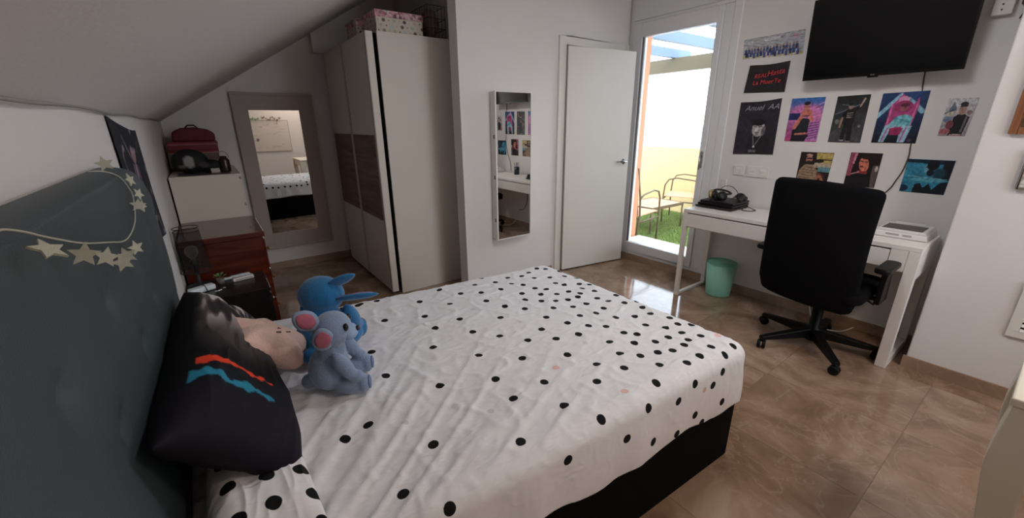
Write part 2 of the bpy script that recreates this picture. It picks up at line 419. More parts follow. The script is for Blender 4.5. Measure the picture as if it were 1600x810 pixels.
bronze = M('bronze_tube', (104, 86, 66), 0.45, metal=0.3); sling = M('tan_sling', (206, 150, 112), 0.8)
def patio_chair(label, x, y, rz):
    t = thing('patio_chair', label, 'chair', (x, y, -0.02), 'patio chairs on the terrace')
    mt = Matrix.Translation((x, y, -0.02)) @ Matrix.Rotation(rz, 4, 'Z')   # faces local +x
    P = lambda *a: mt @ Vector(a)
    for s in (-1, 1):
        w = 0.27*s
        MB().tube([P(0.24, w, 0), P(0.25, w, 0.40), P(0.24, w, 0.56), P(0.19, w, 0.64), P(0.08, w, 0.665), P(-0.16, w, 0.64), P(-0.24, w, 0.60)], 0.011, 8).build('arm_frame', bronze, t)
        MB().tube([P(-0.30, w, 0), P(-0.22, w, 0.40), P(-0.24, w, 0.60), P(-0.34, w, 0.95)], 0.011, 8).build('back_leg', bronze, t)
    for a_, b__ in (((0.25, -0.27, 0.36), (0.25, 0.27, 0.36)), ((-0.22, -0.27, 0.36), (-0.22, 0.27, 0.36)), ((-0.34, -0.27, 0.95), (-0.34, 0.27, 0.95)), ((-0.22, .27, .32), (.25, .27, .32)), ((-0.22, -.27, .32), (.25, -.27, .32))):
        MB().tube([P(*a_), P(*b__)], 0.010).build('crossbar', bronze, t)
    MB().box(-0.22, 0.25, -0.255, 0.255, 0.385, 0.395, mt).build('seat', sling, t)
    MB().add([P(-0.225, -0.25, 0.40), P(-0.225, 0.25, 0.40), P(-0.335, 0.25, 0.94), P(-0.335, -0.25, 0.94), P(-0.215, -0.25, 0.40), P(-0.215, 0.25, 0.40), P(-0.325, 0.25, 0.94), P(-0.325, -0.25, 0.94)],
             [(0, 1, 2, 3), (7, 6, 5, 4), (0, 4, 5, 1), (1, 5, 6, 2), (2, 6, 7, 3), (3, 7, 4, 0)]).build('backrest', sling, t)
    return t
patio_chair('tan patio chair on the right, its back to the window frame', 5.72, 3.42, R(112))
patio_chair('patio chair nearest the glass, only its arm in view at the left', 4.12, 3.18, R(8))
patio_chair('patio chair further back on the left by the cream parapet', 4.78, 4.05, R(-50))
t = thing('patio_table', 'low tan patio table between the patio chairs', 'table', (4.95, 3.45, -0.02))
MB().box(4.62, 5.31, 3.2, 3.68, 0.315, 0.335).build('table_top', sling, t, bev=0.003)
MB().box(4.60, 5.33, 3.18, 3.2, 0.30, 0.34).box(4.60, 5.33, 3.68, 3.70, 0.30, 0.34).box(4.60, 4.62, 3.2, 3.68, 0.30, 0.34).box(5.31, 5.33, 3.2, 3.68, 0.30, 0.34).build('table_rim', bronze, t)
for x in (4.61, 5.32):
    for y in (3.19, 3.69): MB().tube([(x, y, -0.02), (x, y, 0.30)], 0.013, 8).build('leg', bronze, t)

# ================================================================== BED
HN, FN, FF, HF = Vector((-0.19, 0.70)), Vector((1.63, 0.605)), Vector((1.62, 1.87)), Vector((-0.19, 2.07))
def bedxy(u, v):   # u head->foot, v near->far
    return HN*(1-u)*(1-v) + FN*u*(1-v) + FF*u*v + HF*(1-u)*v
bed = thing('bed', 'double bed with black base and dark slate padded headboard', 'bed', (0.7, 1.3, 0))
def bedslab(inset, z0, z1):
    c = [bedxy(*p) for p in ((0, 0), (1, 0), (1, 1), (0, 1))]; cen = sum(c, Vector((0, 0)))/4
    c = [cen+(p-cen)*(1-inset) for p in c]
    b = MB(); b.prism([(p.x, p.y) for p in c], z0, z1, lambda u, v, w: Vector((u, v, w))); return b
bedslab(0.012, 0.0, 0.325).build('base', M('black_base_fabric', (11, 11, 13), 0.95, spec=0.1, bump=(400, 0.3)), bed, bev=0.008)
bedslab(0.03, 0.327, 0.53).build('mattress', M('mattress_white', (220, 220, 220), 0.8), bed, bev=0.05, seg=4)
# headboard
HY0, HY1, HT = 0.28, 1.975, 1.31
def hbtop(y):
    a = max(0.0, (y-1.50)/(HY1-1.50)); b = max(0.0, (HY0+0.06-y)/0.06)
    return HT - 0.13*a**2.6 - 0.012*b
nu, nv = 230, 130; vs = []
dents = []
for r_, z in enumerate((1.10, 0.94, 0.78, 0.62)):
    for k in range(-1, 8): dents.append((0.33+(k+(0.5 if r_ % 2 else 0))*0.335, z))
for i in range(nu):
    y = HY0+(HY1-HY0)*i/(nu-1); top = hbtop(y)
    for j in range(nv):
        t_ = j/(nv-1)
        if t_ < 0.88:
            z = 0.20+(top-0.02-0.20)*(t_/0.88); x = -0.190
        else:
            a = (t_-0.88)/0.12*math.pi/2; z = top-0.02+0.02*math.sin(a) if a < 1.2 else top; x = -0.190-0.055*(1-math.cos(a)); z = top-0.02+0.02*min(1, math.sin(a)*1.05)
        e = min(y-HY0, HY1-y)
        if e < 0.02: x -= 0.02*(1-e/0.02)**2
        if t_ < 0.86:
            d = 0
            for dy, dz in dents:
                q = (y-dy)**2+(z-dz)**2
                if q < 0.06:
                    d += 0.009*math.exp(-q/0.0007)+0.006*math.exp(-q/0.007)
                    # folds running diagonally from the button
                    for sy, sz in ((0.9, 0.45), (-0.9, 0.45)):
                        al = (y-dy)*sy+(z-dz)*sz; pe = -(y-dy)*sz+(z-dz)*sy
                        if al > 0: d += 0.0065*(1/(1+math.exp(-pe/0.0022))-0.0)*math.exp(-abs(pe)/0.02)*math.exp(-al/0.04)
            x -= d
            x += 0.004*noise.noise(Vector((y*3, z*3, 1)))
        vs.append((max(x, XL+0.014), y, z))
fs = grid_faces(nu, nv)
base = len(vs)
for i in range(nu):
    y = HY0+(HY1-HY0)*i/(nu-1); vs.append((XL+0.014, y, 0.20))
for i in range(nu): vs.append((XL+0.014, HY0+(HY1-HY0)*i/(nu-1), hbtop(HY0+(HY1-HY0)*i/(nu-1))))
for i in range(nu-1):
    fs.append((i*nv, base+i, base+i+1, (i+1)*nv)); fs.append((i*nv+nv-1, (i+1)*nv+nv-1, base+nu+i+1, base+nu+i)); fs.append((base+i, base+nu+i, base+nu+i+1, base+i+1))
fs.append(tuple([j for j in range(nv)]+[base+nu, base])); fs.append(tuple([(nu-1)*nv+j for j in range(nv)][::-1]+[base+nu-1, base+2*nu-1]))
slate = M('slate_leatherette', (58, 69, 74), 0.5, bump=(260, 0.12), var=(3, 0.06))
hb = npmesh('headboard', vs, fs, slate, bed)
part_label(hb, 'dark slate padded headboard with button tufts')

# ---- sheet: drapes over the mattress
ZT = 0.562
L1 = 1.83; W1 = 1.32; RR = 0.055
def hem(a, e_side):
    # drop of the hem below the top
    return 0.0
NU, NV = 300, 250
drop = 0.27
aa = np.concatenate([np.linspace(0.0, 1.0, NU-45)*L1, L1+np.linspace(0.004, drop, 45)])
bb = np.concatenate([-np.linspace(drop+0.02, 0.004, 48), np.linspace(0, W1, NV-80), W1+np.linspace(0.01, 0.2, 32)])
NU, NV = len(aa), len(bb)
DOTS = [(0.721, 1.793, 0.56), (0.87, 1.868, 0.56), (0.833, 1.669, 0.56), (0.935, 1.753, 0.56), (1.143, 1.877, 0.56), (1.033, 1.699, 0.56), (1.056, 1.813, 0.56), (1.231, 1.916, 0.56), (1.335, 1.892, 0.56), (1.275, 1.795, 0.56), (1.173, 1.771, 0.56), (0.993, 1.595, 0.56), (1.138, 1.669, 0.56), (1.033, 1.484, 0.56), (1.227, 1.7, 0.56), (1.35, 1.763, 0.56), (1.416, 1.881, 0.56), (1.5, 1.884, 0.56), (1.389, 1.688, 0.56), (1.272, 1.647, 0.56), (1.425, 1.787, 0.56), (1.198, 1.562, 0.56), (1.161, 1.482, 0.56), (1.095, 1.409, 0.56), (1.296, 1.571, 0.56), (1.266, 1.494, 0.56), (1.216, 1.425, 0.56), (1.593, 1.844, 0.56), (1.504, 1.813, 0.56), (1.545, 1.775, 0.56), (1.465, 1.642, 0.56), (1.333, 1.525, 0.56), (1.429, 1.557, 0.56), (1.337, 1.445, 0.56), (1.273, 1.382, 0.56), (1.211, 1.329, 0.56), (1.577, 1.685, 0.56), (1.61, 1.732, 0.56), (1.54, 1.611, 0.56), (1.451, 1.51, 0.56), (1.645, 1.683, 0.568), (1.609, 1.653, 0.56), (1.409, 1.433, 0.56), (1.332, 1.357, 0.56), (1.296, 1.279, 0.56), (1.622, 1.601, 0.56), (1.578, 1.543, 0.56), (1.529, 1.474, 0.56), (1.491, 1.421, 0.56), (1.396, 1.348, 0.56), (1.441, 1.376, 0.56), (1.63, 1.548, 0.56), (1.645, 1.514, 0.565), (1.614, 1.489, 0.56), (1.257, 1.198, 0.56), (1.375, 1.27, 0.56), (1.563, 1.43, 0.56), (1.525, 1.356, 0.56), (1.333, 1.166, 0.56), (1.469, 1.282, 0.56), (1.404, 1.187, 0.56), (1.605, 1.374, 0.56), (1.643, 1.423, 0.56), (1.266, 1.052, 0.56), (1.215, 1.102, 0.56), (1.486, 1.224, 0.56), (1.641, 1.33, 0.56), (1.566, 1.244, 0.56), (1.372, 1.082, 0.56), (1.625, 1.263, 0.56), (1.527, 1.159, 0.56), (1.447, 1.034, 0.56), (1.603, 1.185, 0.56), (1.645, 1.217, 0.563), (1.591, 1.13, 0.56), (1.647, 1.147, 0.56), (1.557, 1.076, 0.56), (1.622, 1.086, 0.56), (1.528, 1.005, 0.56), (1.605, 1.039, 0.56), (1.417, 0.953, 0.56), (1.46, 0.887, 0.56), (1.606, 0.967, 0.56), (1.566, 0.93, 0.56), (1.531, 0.87, 0.56), (1.4, 0.83, 0.56), (1.645, 0.92, 0.563), (1.623, 0.883, 0.56), (1.481, 0.817, 0.56), (1.579, 0.834, 0.56), (1.44, 0.767, 0.56), (1.391, 0.753, 0.56), (1.649, 0.811, 0.56), (1.602, 0.772, 0.56), (1.516, 0.753, 0.56), (1.64, 0.725, 0.56), (1.608, 0.659, 0.56), (1.462, 0.684, 0.56), (1.553, 0.64, 0.56), (1.367, 0.673, 0.56), (1.475, 0.623, 0.56), (1.283, 0.679, 0.56), (1.318, 0.76, 0.56), (1.261, 0.781, 0.56), (1.329, 0.844, 0.56), (1.323, 0.923, 0.56), (1.246, 0.884, 0.56), (1.281, 0.965, 0.56), (1.179, 0.951, 0.56), (1.144, 0.87, 0.56), (1.195, 0.814, 0.56), (1.19, 0.725, 0.56), (1.09, 0.67, 0.56), (1.075, 0.798, 0.56), (1.012, 0.869, 0.56), (0.936, 0.795, 0.56), (0.815, 0.658, 0.56), (0.758, 0.765, 0.56), (0.973, 0.982, 0.56), (1.123, 1.07, 0.56), (1.154, 1.172, 0.56), (1.02, 1.097, 0.56), (1.027, 1.2, 0.56), (1.115, 1.277, 0.56), (0.921, 1.159, 0.56), (0.819, 1.066, 0.56), (0.784, 0.902, 0.56), (0.646, 0.886, 0.56), (0.66, 1.019, 0.56), (0.694, 1.18, 0.56), (0.844, 1.261, 0.56), (0.948, 1.395, 0.56), (0.772, 1.358, 0.56), (0.79, 1.495, 0.56), (0.661, 1.484, 0.56), (0.672, 1.622, 0.56), (0.584, 1.34, 0.56), (0.492, 1.099, 0.56), (0.354, 0.873, 0.56), (0.554, 0.729, 0.56), (0.228, 0.762, 0.56), (0.302, 0.62, 0.595), (0.615, 1.947, 0.56), (0.506, 1.696, 0.56), (0.374, 1.461, 0.56), (0.355, 1.264, 0.56), (0.231, 1.054, 0.56), (0.155, 1.031, 0.56), (-0.007, 0.91, 0.56), (-0.011, 2.042, 0.56), (0.46, 1.929, 0.56), (1.005, 0.61, 0.535), (1.166, 0.61, 0.488), (1.258, 0.61, 0.523), (1.37, 0.61, 0.472), (1.43, 0.61, 0.507), (1.441, 0.61, 0.369), (1.275, 0.61, 0.38), (1.328, 0.61, 0.319), (1.17, 0.61, 0.347), (1.037, 0.61, 0.387), (0.905, 0.61, 0.459), (0.661, 0.61, 0.504), (1.65, 0.633, 0.434), (1.65, 0.612, 0.501), (1.65, 0.587, 0.475), (1.65, 0.603, 0.432), (1.65, 0.61, 0.353)]
verts = np.zeros((NU, NV, 3)); keep = np.ones((NU, NV), bool)
def rounded(e, r=RR):
    q = r*math.pi/2
    if e <= 0: return 0, 0
    if e < q: return r*math.sin(e/r), r*(1-math.cos(e/r))
    return r, r+(e-q)
for i, a in enumerate(aa):
    for j, b_ in enumerate(bb):
        ex = max(0, a-(L1-RR)); ny = min(0, b_+0.0-RR); py = max(0, b_-(W1-RR)); ey = ny+py
        e = math.hypot(ex, ey)
        hx_, dz = rounded(e)
        u = min(a, L1-RR)/L1; vv = min(max(b_, RR), W1-RR)/W1
        p = bedxy(u, vv)
        # local hem height: higher towards the head on the near side
        dirx = ex/e if e > 0 else 0; diry = ey/e if e > 0 else 0
        hemd = 0.235+0.02*math.sin(a*9)+0.012*math.sin(b_*11+1)
        if ny < 0: hemd = 0.245 - 0.10*max(0, (1.15-a)/1.15)+0.012*math.sin(a*8)+0.006*math.sin(a*21)
        dz = min(dz, hemd)
        if e > 0 and dz >= hemd-1e-9: keep[i, j] = False
        out = 0.012*min(1, dz/0.2)
        x = p.x+dirx*(hx_+out); y = p.y+diry*(hx_+out); z = ZT-dz
        # large soft relief on the top plus long pulls from the head
        if True:
            n1 = noise.noise(Vector((a*2.2, b_*2.2, 3)))*0.006
            # tension folds: radiate from the near head corner and run lengthwise
            rad = math.atan2(b_+0.45, a+0.25); dist = math.hypot(b_+0.45, a+0.25)
            f1 = noise.noise(Vector((rad*14, dist*0.9, 7)))
            f1 = (1-abs(f1)*2.2); f1 = max(0, f1)**3
            amp = 0.011*math.exp(-((dist-0.7)/0.75)**2)
            f2 = noise.noise(Vector((a*5+b_*9, b_*3-a*7, 11))); f2 = max(0, 1-abs(f2)*3)**3
            f3 = noise.noise(Vector((a*16-b_*5, b_*15, 4))); f3 = max(0, 1-abs(f3)*3)**2
            rel = n1+f1*amp+f2*0.0045+f3*0.0024
            k = 1 if e == 0 else max(0.35, 1-e*6)
            z += rel*k
            if e > 0:
                s_ = noise.noise(Vector((a*9, b_*3, 20)))*0.010*min(1, dz/0.15)
                x += dirx*s_; y += diry*s_
        if a < 0.05: z -= (0.05-a)*0.3
        verts[i, j] = (x, y, z)
V = verts.reshape(-1, 3); K = keep.reshape(-1)
F = [f for f in grid_faces(NU, NV) if any(K[q] for q in f)]
dn = np.array(DOTS)
extra = [(x, 1.93+0.03*math.sin(x*40), 0.5) for x in np.arange(0.3, 1.6, 0.085)] + [(1.66, y, 0.36+0.09*((i*7) % 3)/2) for i, y in enumerate(np.arange(0.75, 1.8, 0.06))]
dn = np.concatenate([dn, np.array(extra)])
def mind(P, D):
    o = np.full(len(P), 9.0)
    for d in D: o = np.minimum(o, np.sqrt(((P-d)**2).sum(1)))
    return o
Vk = V[K]
for q_ in range(len(dn)): dn[q_] = Vk[np.argmin(((Vk-dn[q_])**2).sum(1))]   # lay every printed dot on the cloth itself
d1_ = mind(V, dn); d2_ = mind(V, np.array([(0.876, 0.941, 0.56), (0.966, 0.702, 0.56), (1.32, 0.605, 0.47), (1.576, 0.714, 0.56), (0.08, 0.75, 0.56)]))
d3_ = mind(V, np.array([(1.089, 1.003, 0.56), (0.48, 0.975, 0.56), (0.322, 0.995, 0.56), (0.56, 0.61, 0.5), (0.556, 0.886, 0.56), (0.889, 1.548, 0.56), (0.988, 1.305, 0.56), (0.75, 1.25, 0.56), (1.3, 1.1, .56), (.6, 1.6, .56)]))
def dotmat(name):
    m = bpy.data.materials.new(name); m.use_nodes = True; n = m.node_tree.nodes; l = m.node_tree.links
    b = n['Principled BSDF']; b.inputs['Roughness'].default_value = 0.85; b.inputs['Specular IOR Level'].default_value = 0.25
    cur = None
    def layer(prev, attr, rad, col, prevcol):
        a = n.new('ShaderNodeAttribute'); a.attribute_name = attr
        mr = n.new('ShaderNodeMapRange'); mr.inputs[1].default_value = rad-0.0006; mr.inputs[2].default_value = rad+0.0006; mr.inputs[3].default_value = 1; mr.inputs[4].default_value = 0
        l.new(a.outputs['Fac'], mr.inputs[0])
        mx = n.new('ShaderNodeMix'); mx.data_type = 'RGBA'; l.new(mr.outputs[0], mx.inputs[0])
        if prev is None: mx.inputs[6].default_value = (*lin(prevcol), 1)
        else: l.new(prev, mx.inputs[6])
        mx.inputs[7].default_value = (*lin(col), 1)
        return mx.outputs[2]
    c = layer(None, 'grey_dot', 0.013, (205, 204, 206), (226, 224, 226))
    c = layer(c, 'pink_dot', 0.0155, (226, 186, 176), None)
    c = layer(c, 'black_dot', 0.0158, (12, 12, 14), None)
    l.new(c, b.inputs['Base Color'])
    t = n.new('ShaderNodeTexCoord'); mp = n.new('ShaderNodeMapping'); mp.inputs['Scale'].default_value = (1, 2.4, 1); mp.inputs['Rotation'].default_value = (0, 0, R(25))
    l.new(t.outputs['Object'], mp.inputs[0])
    nz = n.new('ShaderNodeTexNoise'); nz.inputs['Scale'].default_value = 9; nz.inputs['Detail'].default_value = 5; nz.inputs['Distortion'].default_value = 1.6
    try: nz.noise_type = 'RIDGED_MULTIFRACTAL'
    except Exception: pass
    l.new(mp.outputs[0], nz.inputs['Vector'])
    bp = n.new('ShaderNodeBump'); bp.inputs['Strength'].default_value = 0.6; bp.inputs['Distance'].default_value = 0.006; l.new(nz.outputs['Fac'], bp.inputs['Height'])
    mp2 = n.new('ShaderNodeMapping'); mp2.inputs['Scale'].default_value = (1, 3.2, 1); mp2.inputs['Rotation'].default_value = (0, 0, R(-38)); l.new(t.outputs['Object'], mp2.inputs[0])
    n2 = n.new('ShaderNodeTexNoise'); n2.inputs['Scale'].default_value = 17; n2.inputs['Detail'].default_value = 4; n2.inputs['Distortion'].default_value = 0.9
    try: n2.noise_type = 'RIDGED_MULTIFRACTAL'
    except Exception: pass
    l.new(mp2.outputs[0], n2.inputs['Vector'])
    b2 = n.new('ShaderNodeBump'); b2.inputs['Strength'].default_value = 0.55; b2.inputs['Distance'].default_value = 0.004; l.new(n2.outputs['Fac'], b2.inputs['Height']); l.new(bp.outputs[0], b2.inputs['Normal']); l.new(b2.outputs[0], b.inputs['Normal'])
    return m
dotm = dotmat('polka_cotton')
sh = npmesh('bed_sheet', V, F, dotm, attrs={'black_dot': d1_, 'pink_dot': d2_, 'grey_dot': d3_})
bm = bmesh.new(); bm.from_mesh(sh.data); bmesh.ops.delete(bm, geom=[v_ for v_ in bm.verts if not v_.link_faces], context='VERTS'); bm.to_mesh(sh.data); bm.free()
sm = sh.modifiers.new('thickness', 'SOLIDIFY'); sm.thickness = 0.003; sm.offset = 1
tag(sh, 'white fitted sheet with black polka dots stretched over the bed', 'bed sheet')

# ---- cushions and pillows
def cushion(name, mat, A, B, C, D, thick, paint=None, n=90, wr=0.006, puff=2.6, extra=None, seed=0):
    """A,B top edge (left,right as lying), D,C bottom edge; corners in world space, closed padded shape"""
    A, B, C, D = map(Vector, (A, B, C, D)); nrm = ((C-A).cross(D-B)).normalized()
    if nrm.z < 0: nrm = -nrm
    vs = []; cols = []; ats = []
    us = np.linspace(-1, 1, n)
    for side in (1, -1):
        for u in us:
            for v in us:
                # pinch the edges between the corners
                uu = u*(1-0.05*(1-v*v)*abs(u)); vv_ = v*(1-0.05*(1-u*u)*abs(v))
                s, t_ = (uu+1)/2, (vv_+1)/2
                p = A.lerp(B, s).lerp(D.lerp(C, s), t_)
                h = (max(0, 1-abs(u)**puff)*max(0, 1-abs(v)**puff))**0.5
                w_ = noise.noise(Vector((u*2.3+seed, v*2.3, side)))*wr + max(0, 1-1.6*abs(noise.noise(Vector((u*2+v*1.5+seed, v*3-u, 5)))))**2*wr*0.7
                vs.append(p+nrm*side*(thick/2*h+w_*h))
    m = len(us); fs = grid_faces(m, m)
    fs += [f[::-1] for f in grid_faces(m, m, m*m)]
    V_ = np.array([tuple(p) for p in vs])
    cols = None
    if paint is not None:
        U, Vv = np.meshgrid((us+1)/2, (us+1)/2, indexing='ij')
        c1 = paint(U.ravel(), Vv.ravel()); c2 = paint(U.ravel(), Vv.ravel()); cols = np.concatenate([c1, c2])
    att = extra(V_) if extra else None
    o = npmesh(name, V_, fs, mat, cols=cols, attrs=att)
    bm = bmesh.new(); bm.from_mesh(o.data); bmesh.ops.remove_doubles(bm, verts=bm.verts, dist=0.0004); bmesh.ops.recalc_face_normals(bm, faces=bm.faces); bm.to_mesh(o.data); bm.free()
    return o

def ndnoise(U, V_, s, seed=0):
    out = np.zeros_like(U)
    for k in range(len(U)): out[k] = noise.noise(Vector((U[k]*s, V_[k]*s, seed)))
    return out
def smooth(a, b, x): t_ = np.clip((x-a)/(b-a), 0, 1); return t_*t_*(3-2*t_)
def blend(c, m, col): 
    m = m[:, None]; return c*(1-m)+lina(col)*m

def paint_long(U, V_):
    # U 0 far end -> 1 near end; V 0 at headboard -> 1 toward foot
    c = np.tile(lina((16, 16, 20)), (len(U), 1))
    n1 = ndnoise(U*2.0, V_, 3, 2); n2 = ndnoise(U, V_*2.5, 6, 5)
    g_ = smooth(0.66, 0.40, U+0.05*n1)*smooth(0.02, 0.1, V_)
    c = blend(c, g_*0.9, (92, 82, 82))
    c = blend(c, g_*smooth(0.0, 0.25, n2)*smooth(.50, .2, U), (196, 186, 184))
    c = blend(c, g_*smooth(0.05, 0.2, -n2)*0.8, (26, 24, 28))
    def streak(u0, v0, u1, v1, w, col, c, s=1):
        dx, dy = u1-u0, v1-v0; L = math.hypot(dx, dy); t_ = ((U-u0)*dx+(V_-v0)*dy)/L/L
        d = np.abs((U-u0)*dy-(V_-v0)*dx)/L
        wv = w*(0.75+0.9*ndnoise(U, V_, 16*s, 9))*(1-0.55*np.clip(t_, 0, 1))
        mk = smooth(0, 0.004, wv-d)*(t_ > 0)*(t_ < 1)
        return blend(c, mk, col)
    c = streak(0.695, 0.05, 0.735, 0.66, 0.024, (222, 66, 38), c)
    c = streak(0.775, 0.03, 0.825, 0.64, 0.032, (40, 132, 160), c)
    e = (U-0.765)**2/0.0009+(V_-0.27)**2/0.0035
    c = blend(c, smooth(1.0, 0.8, e), (10, 16, 26))
    c = blend(c, smooth(0.68, 0.9, U)*0.15, (40, 30, 60))
    return c
longp = cushion('pillow', M('printed_pillowcase', (30, 30, 34), 0.8, spec=0.2, attr='Col', bump=(14, 0.3)),
                (-0.16, 1.76, 0.855), (-0.168, 0.78, 0.91), (0.035, 0.92, 0.60), (0.0, 1.93, 0.615), 0.15, paint_long, n=150, wr=0.010, puff=5)
tag(longp, 'long dark pillow with grey, red and teal print against the headboard', 'pillow')
def dots_on(V_):
    D = [(x+random.uniform(-.012, .012), y+random.uniform(-.012, .012)) for x in np.arange(-0.17, 0.4, 0.072) for y in np.arange(0.3, 1.0, 0.075)]
    o = np.full(len(V_), 9.0); pk = np.full(len(V_), 9.0)
    for k, d in enumerate(D):
        q = np.hypot(V_[:, 0]-d[0], V_[:, 1]-d[1])
        if k % 9 == 4: pk = np.minimum(pk, q)
        else: o = np.minimum(o, q)
    return {'black_dot': o, 'pink_dot': pk, 'grey_dot': np.full(len(V_), 9.0)}
pp = cushion('pillow', dotm, (-0.15, 1.30, 0.66), (-0.15, 0.74, 0.63), (0.06, 0.76, 0.60), (0.04, 1.3, 0.60), 0.10, None, n=110, wr=0.008, puff=4, extra=dots_on, seed=3)
tag(pp, 'white polka dot pillow lying under the dark printed pillow', 'pillow')

# star cushion, pale pink
sc_ = Vector((0.035, 1.47, 0.725)); ux = Vector((0.52, -0.80, -0.30)).normalized(); nn = Vector((0.55, 0.05, 0.83)); nn = (nn-ux*nn.dot(ux)).normalized(); uy = nn.cross(ux)
def star_r(t_, ro=0.168, ri=0.104):
    a = (t_/(2*math.pi)*5) % 1.0; k = abs(a-0.5)*2
    return ri+(ro-ri)*k**1.3
b = MB(); n_ = 80; m_ = 14; vv2 = []
for side in (1, -1):
    for i in range(m_+1):
        for k in range(n_):
            t_ = 2*math.pi*k/n_; r_ = star_r(t_)*i/m_
            h = 0.06*math.sqrt(max(0, 1-(i/m_)**2.2))
            vv2.append(sc_+ux*(r_*math.cos(t_))+uy*(r_*math.sin(t_))+nn*side*h)
for side in range(2):
    o_ = side*(m_+1)*n_
    b.add(vv2[o_:o_+(m_+1)*n_], [(i*n_+k, (i+1)*n_+k, (i+1)*n_+(k+1) % n_, i*n_+(k+1) % n_) for i in range(m_) for k in range(n_)], True)
stc = b.build('star_cushion', M('pale_pink_plush', (226, 188, 174), 0.9, bump=(120, 0.25), sheen=0.3))
tag(stc, 'pale pink star-shaped cushion with small stitched face beside the dark pillow', 'cushion')
b = MB(); fc = lambda u, v, h: sc_+ux*u+uy*v+nn*h
for s in (0.022, -0.022):
    MB().tube([fc(0.05, s-0.010, 0.058), fc(0.055, s, 0.061), fc(0.05, s+0.010, 0.058)], 0.0018, 6).build('stitched_eye', M('dark_thread', (40, 30, 34), 0.8), stc)
MB().tube([fc(0.03, -0.006, 0.061), fc(0.025, 0, 0.062), fc(0.03, 0.006, 0.061)], 0.0016, 6).build('stitched_mouth', M('dark_thread', (40, 30, 34), 0.8), stc)

# ---- two soft toys (plain long-eared plush animals)
def plush(name, label, base, rz, s, body_c, dark_c, inner_c, ears, zs=1.0):
    t = thing(name, label, 'plush toy', base); tagn = 'toy_%d_%d' % (body_c[0], body_c[2])
    mt = Matrix.Translation(base) @ Matrix.Rotation(rz, 4, 'Z') @ Matrix.Diagonal((s, s, s*zs, 1))
    r3 = Matrix.Rotation(rz, 3, 'Z')
    def P(*a): return mt @ Vector(a)
    def E(b, c, rad, rot=(0, 0, 0)):
        b.ell(P(*c), [q*s for q in rad], rot=r3 @ Matrix.Rotation(R(rot[2]), 3, 'Z') @ Matrix.Rotation(R(rot[1]), 3, 'Y') @ Matrix.Rotation(R(rot[0]), 3, 'X'))
    bm_ = M(tagn+'_fur', body_c, 0.95, bump=(160, 0.3), sheen=0.35)
    b = MB()
    E(b, (-0.012, 0, 0.080), (0.070, 0.076, 0.082)); E(b, (0.0, 0, 0.145), (0.050, 0.058, 0.06))
    E(b, (0.016, 0, 0.225), (0.064, 0.072, 0.060))
    for q in (-1, 1):
        E(b, (0.055, 0.056*q, 0.034), (0.055, 0.032, 0.032), (0, 0, 10*q))        # legs forward
        E(b, (0.102, 0.064*q, 0.038), (0.022, 0.028, 0.036))                       # feet
        E(b, (0.050, 0.072*q, 0.115), (0.026, 0.024, 0.062), (0, -28, 0))          # arms
        E(b, (0.082, 0.066*q, 0.070), (0.024, 0.023, 0.022))
    E(b, (-0.085, 0, 0.035), (0.026, 0.028, 0.026))
    o = b.build('body', bm_, t)
    rm = o.modifiers.new('remesh', 'REMESH'); rm.mode = 'VOXEL'; rm.voxel_size = 0.0045; rm.use_smooth_shade = True
    sm_ = o.modifiers.new('smooth', 'SMOOTH'); sm_.iterations = 6
    b = MB(); E(b, (0.066, 0, 0.208), (0.032, 0.040, 0.028)); b.build('muzzle', M(tagn+'_muzzle', tuple(min(255, int(v*1.12)+8) for v in body_c), 0.95, bump=(160, 0.3)), t)
    b = MB(); E(b, (0.097, 0, 0.217), (0.009, 0.013, 0.009)); b.build('nose', M('toy_nose', (24, 26, 40), 0.35), t)
    for q in (-1, 1):
        b = MB(); E(b, (0.066, 0.038*q, 0.243), (0.009, 0.011, 0.014)); b.build('eye', M('toy_eye', (8, 8, 12), 0.12), t)
    for (e0, e1, e2, w) in ears:
        b = MB(); mid = [(e0[i]+e1[i])/2 for i in range(3)]
        d = Vector(e1)-Vector(e0); side = d.cross(Vector(e2)).normalized(); nn_ = Vector(e2).normalized()
        def ear(bb_, k, off, ks=1.0):
            N = 12; vv_ = []
            for i in range(N+1):
                f = i/N; c = Vector(e0)+d*(0.5+(f-0.5)*k); ww = w*k*(math.sin(math.pi*min(1, f*0.93+0.07))**0.6)
                for a in range(12):
                    an = 2*math.pi*a/12
                    vv_.append(P(*(c+side*ww*math.cos(an)+nn_*(0.011*ks*math.sin(an)*min(1, ww/w*1.2)+off))))
            bb_.add(vv_, [(i*12+a, i*12+(a+1) % 12, (i+1)*12+(a+1) % 12, (i+1)*12+a) for i in range(N) for a in range(12)]+[tuple(range(12)), tuple(range(N*12, N*12+12))], True)
        ear(b, 1.0, 0.0); eo = b.build('ear', bm_, t)
        b = MB(); ear(b, 0.72, 0.009, 0.5); part_label(b.build('inner_ear', M(tagn+'_inner', inner_c, 0.9, bump=(160, 0.2)), eo), 'pink lining of the ear')
    for q in (-1, 1):
        b = MB(); E(b, (0.121, 0.064*q, 0.040), (0.006, 0.019, 0.025)); b.build('foot_pad', M(tagn+'_pad', dark_c, 0.9), t)
    return t
plush('plush_toy', 'pale grey-blue plush toy with pink ears sitting in front of the brighter blue one', (0.205, 1.30, 0.575), R(-22), 0.95,
      (124, 142, 168), (104, 124, 156), (170, 92, 110),
      [((-0.02, -0.035, 0.255), (-0.075, -0.075, 0.325), (0.35, -0.9, 0.2), 0.034), ((-0.004, -0.058, 0.180), (0.0, -0.088, 0.275), (0.25, -0.95, 0.1), 0.034)])
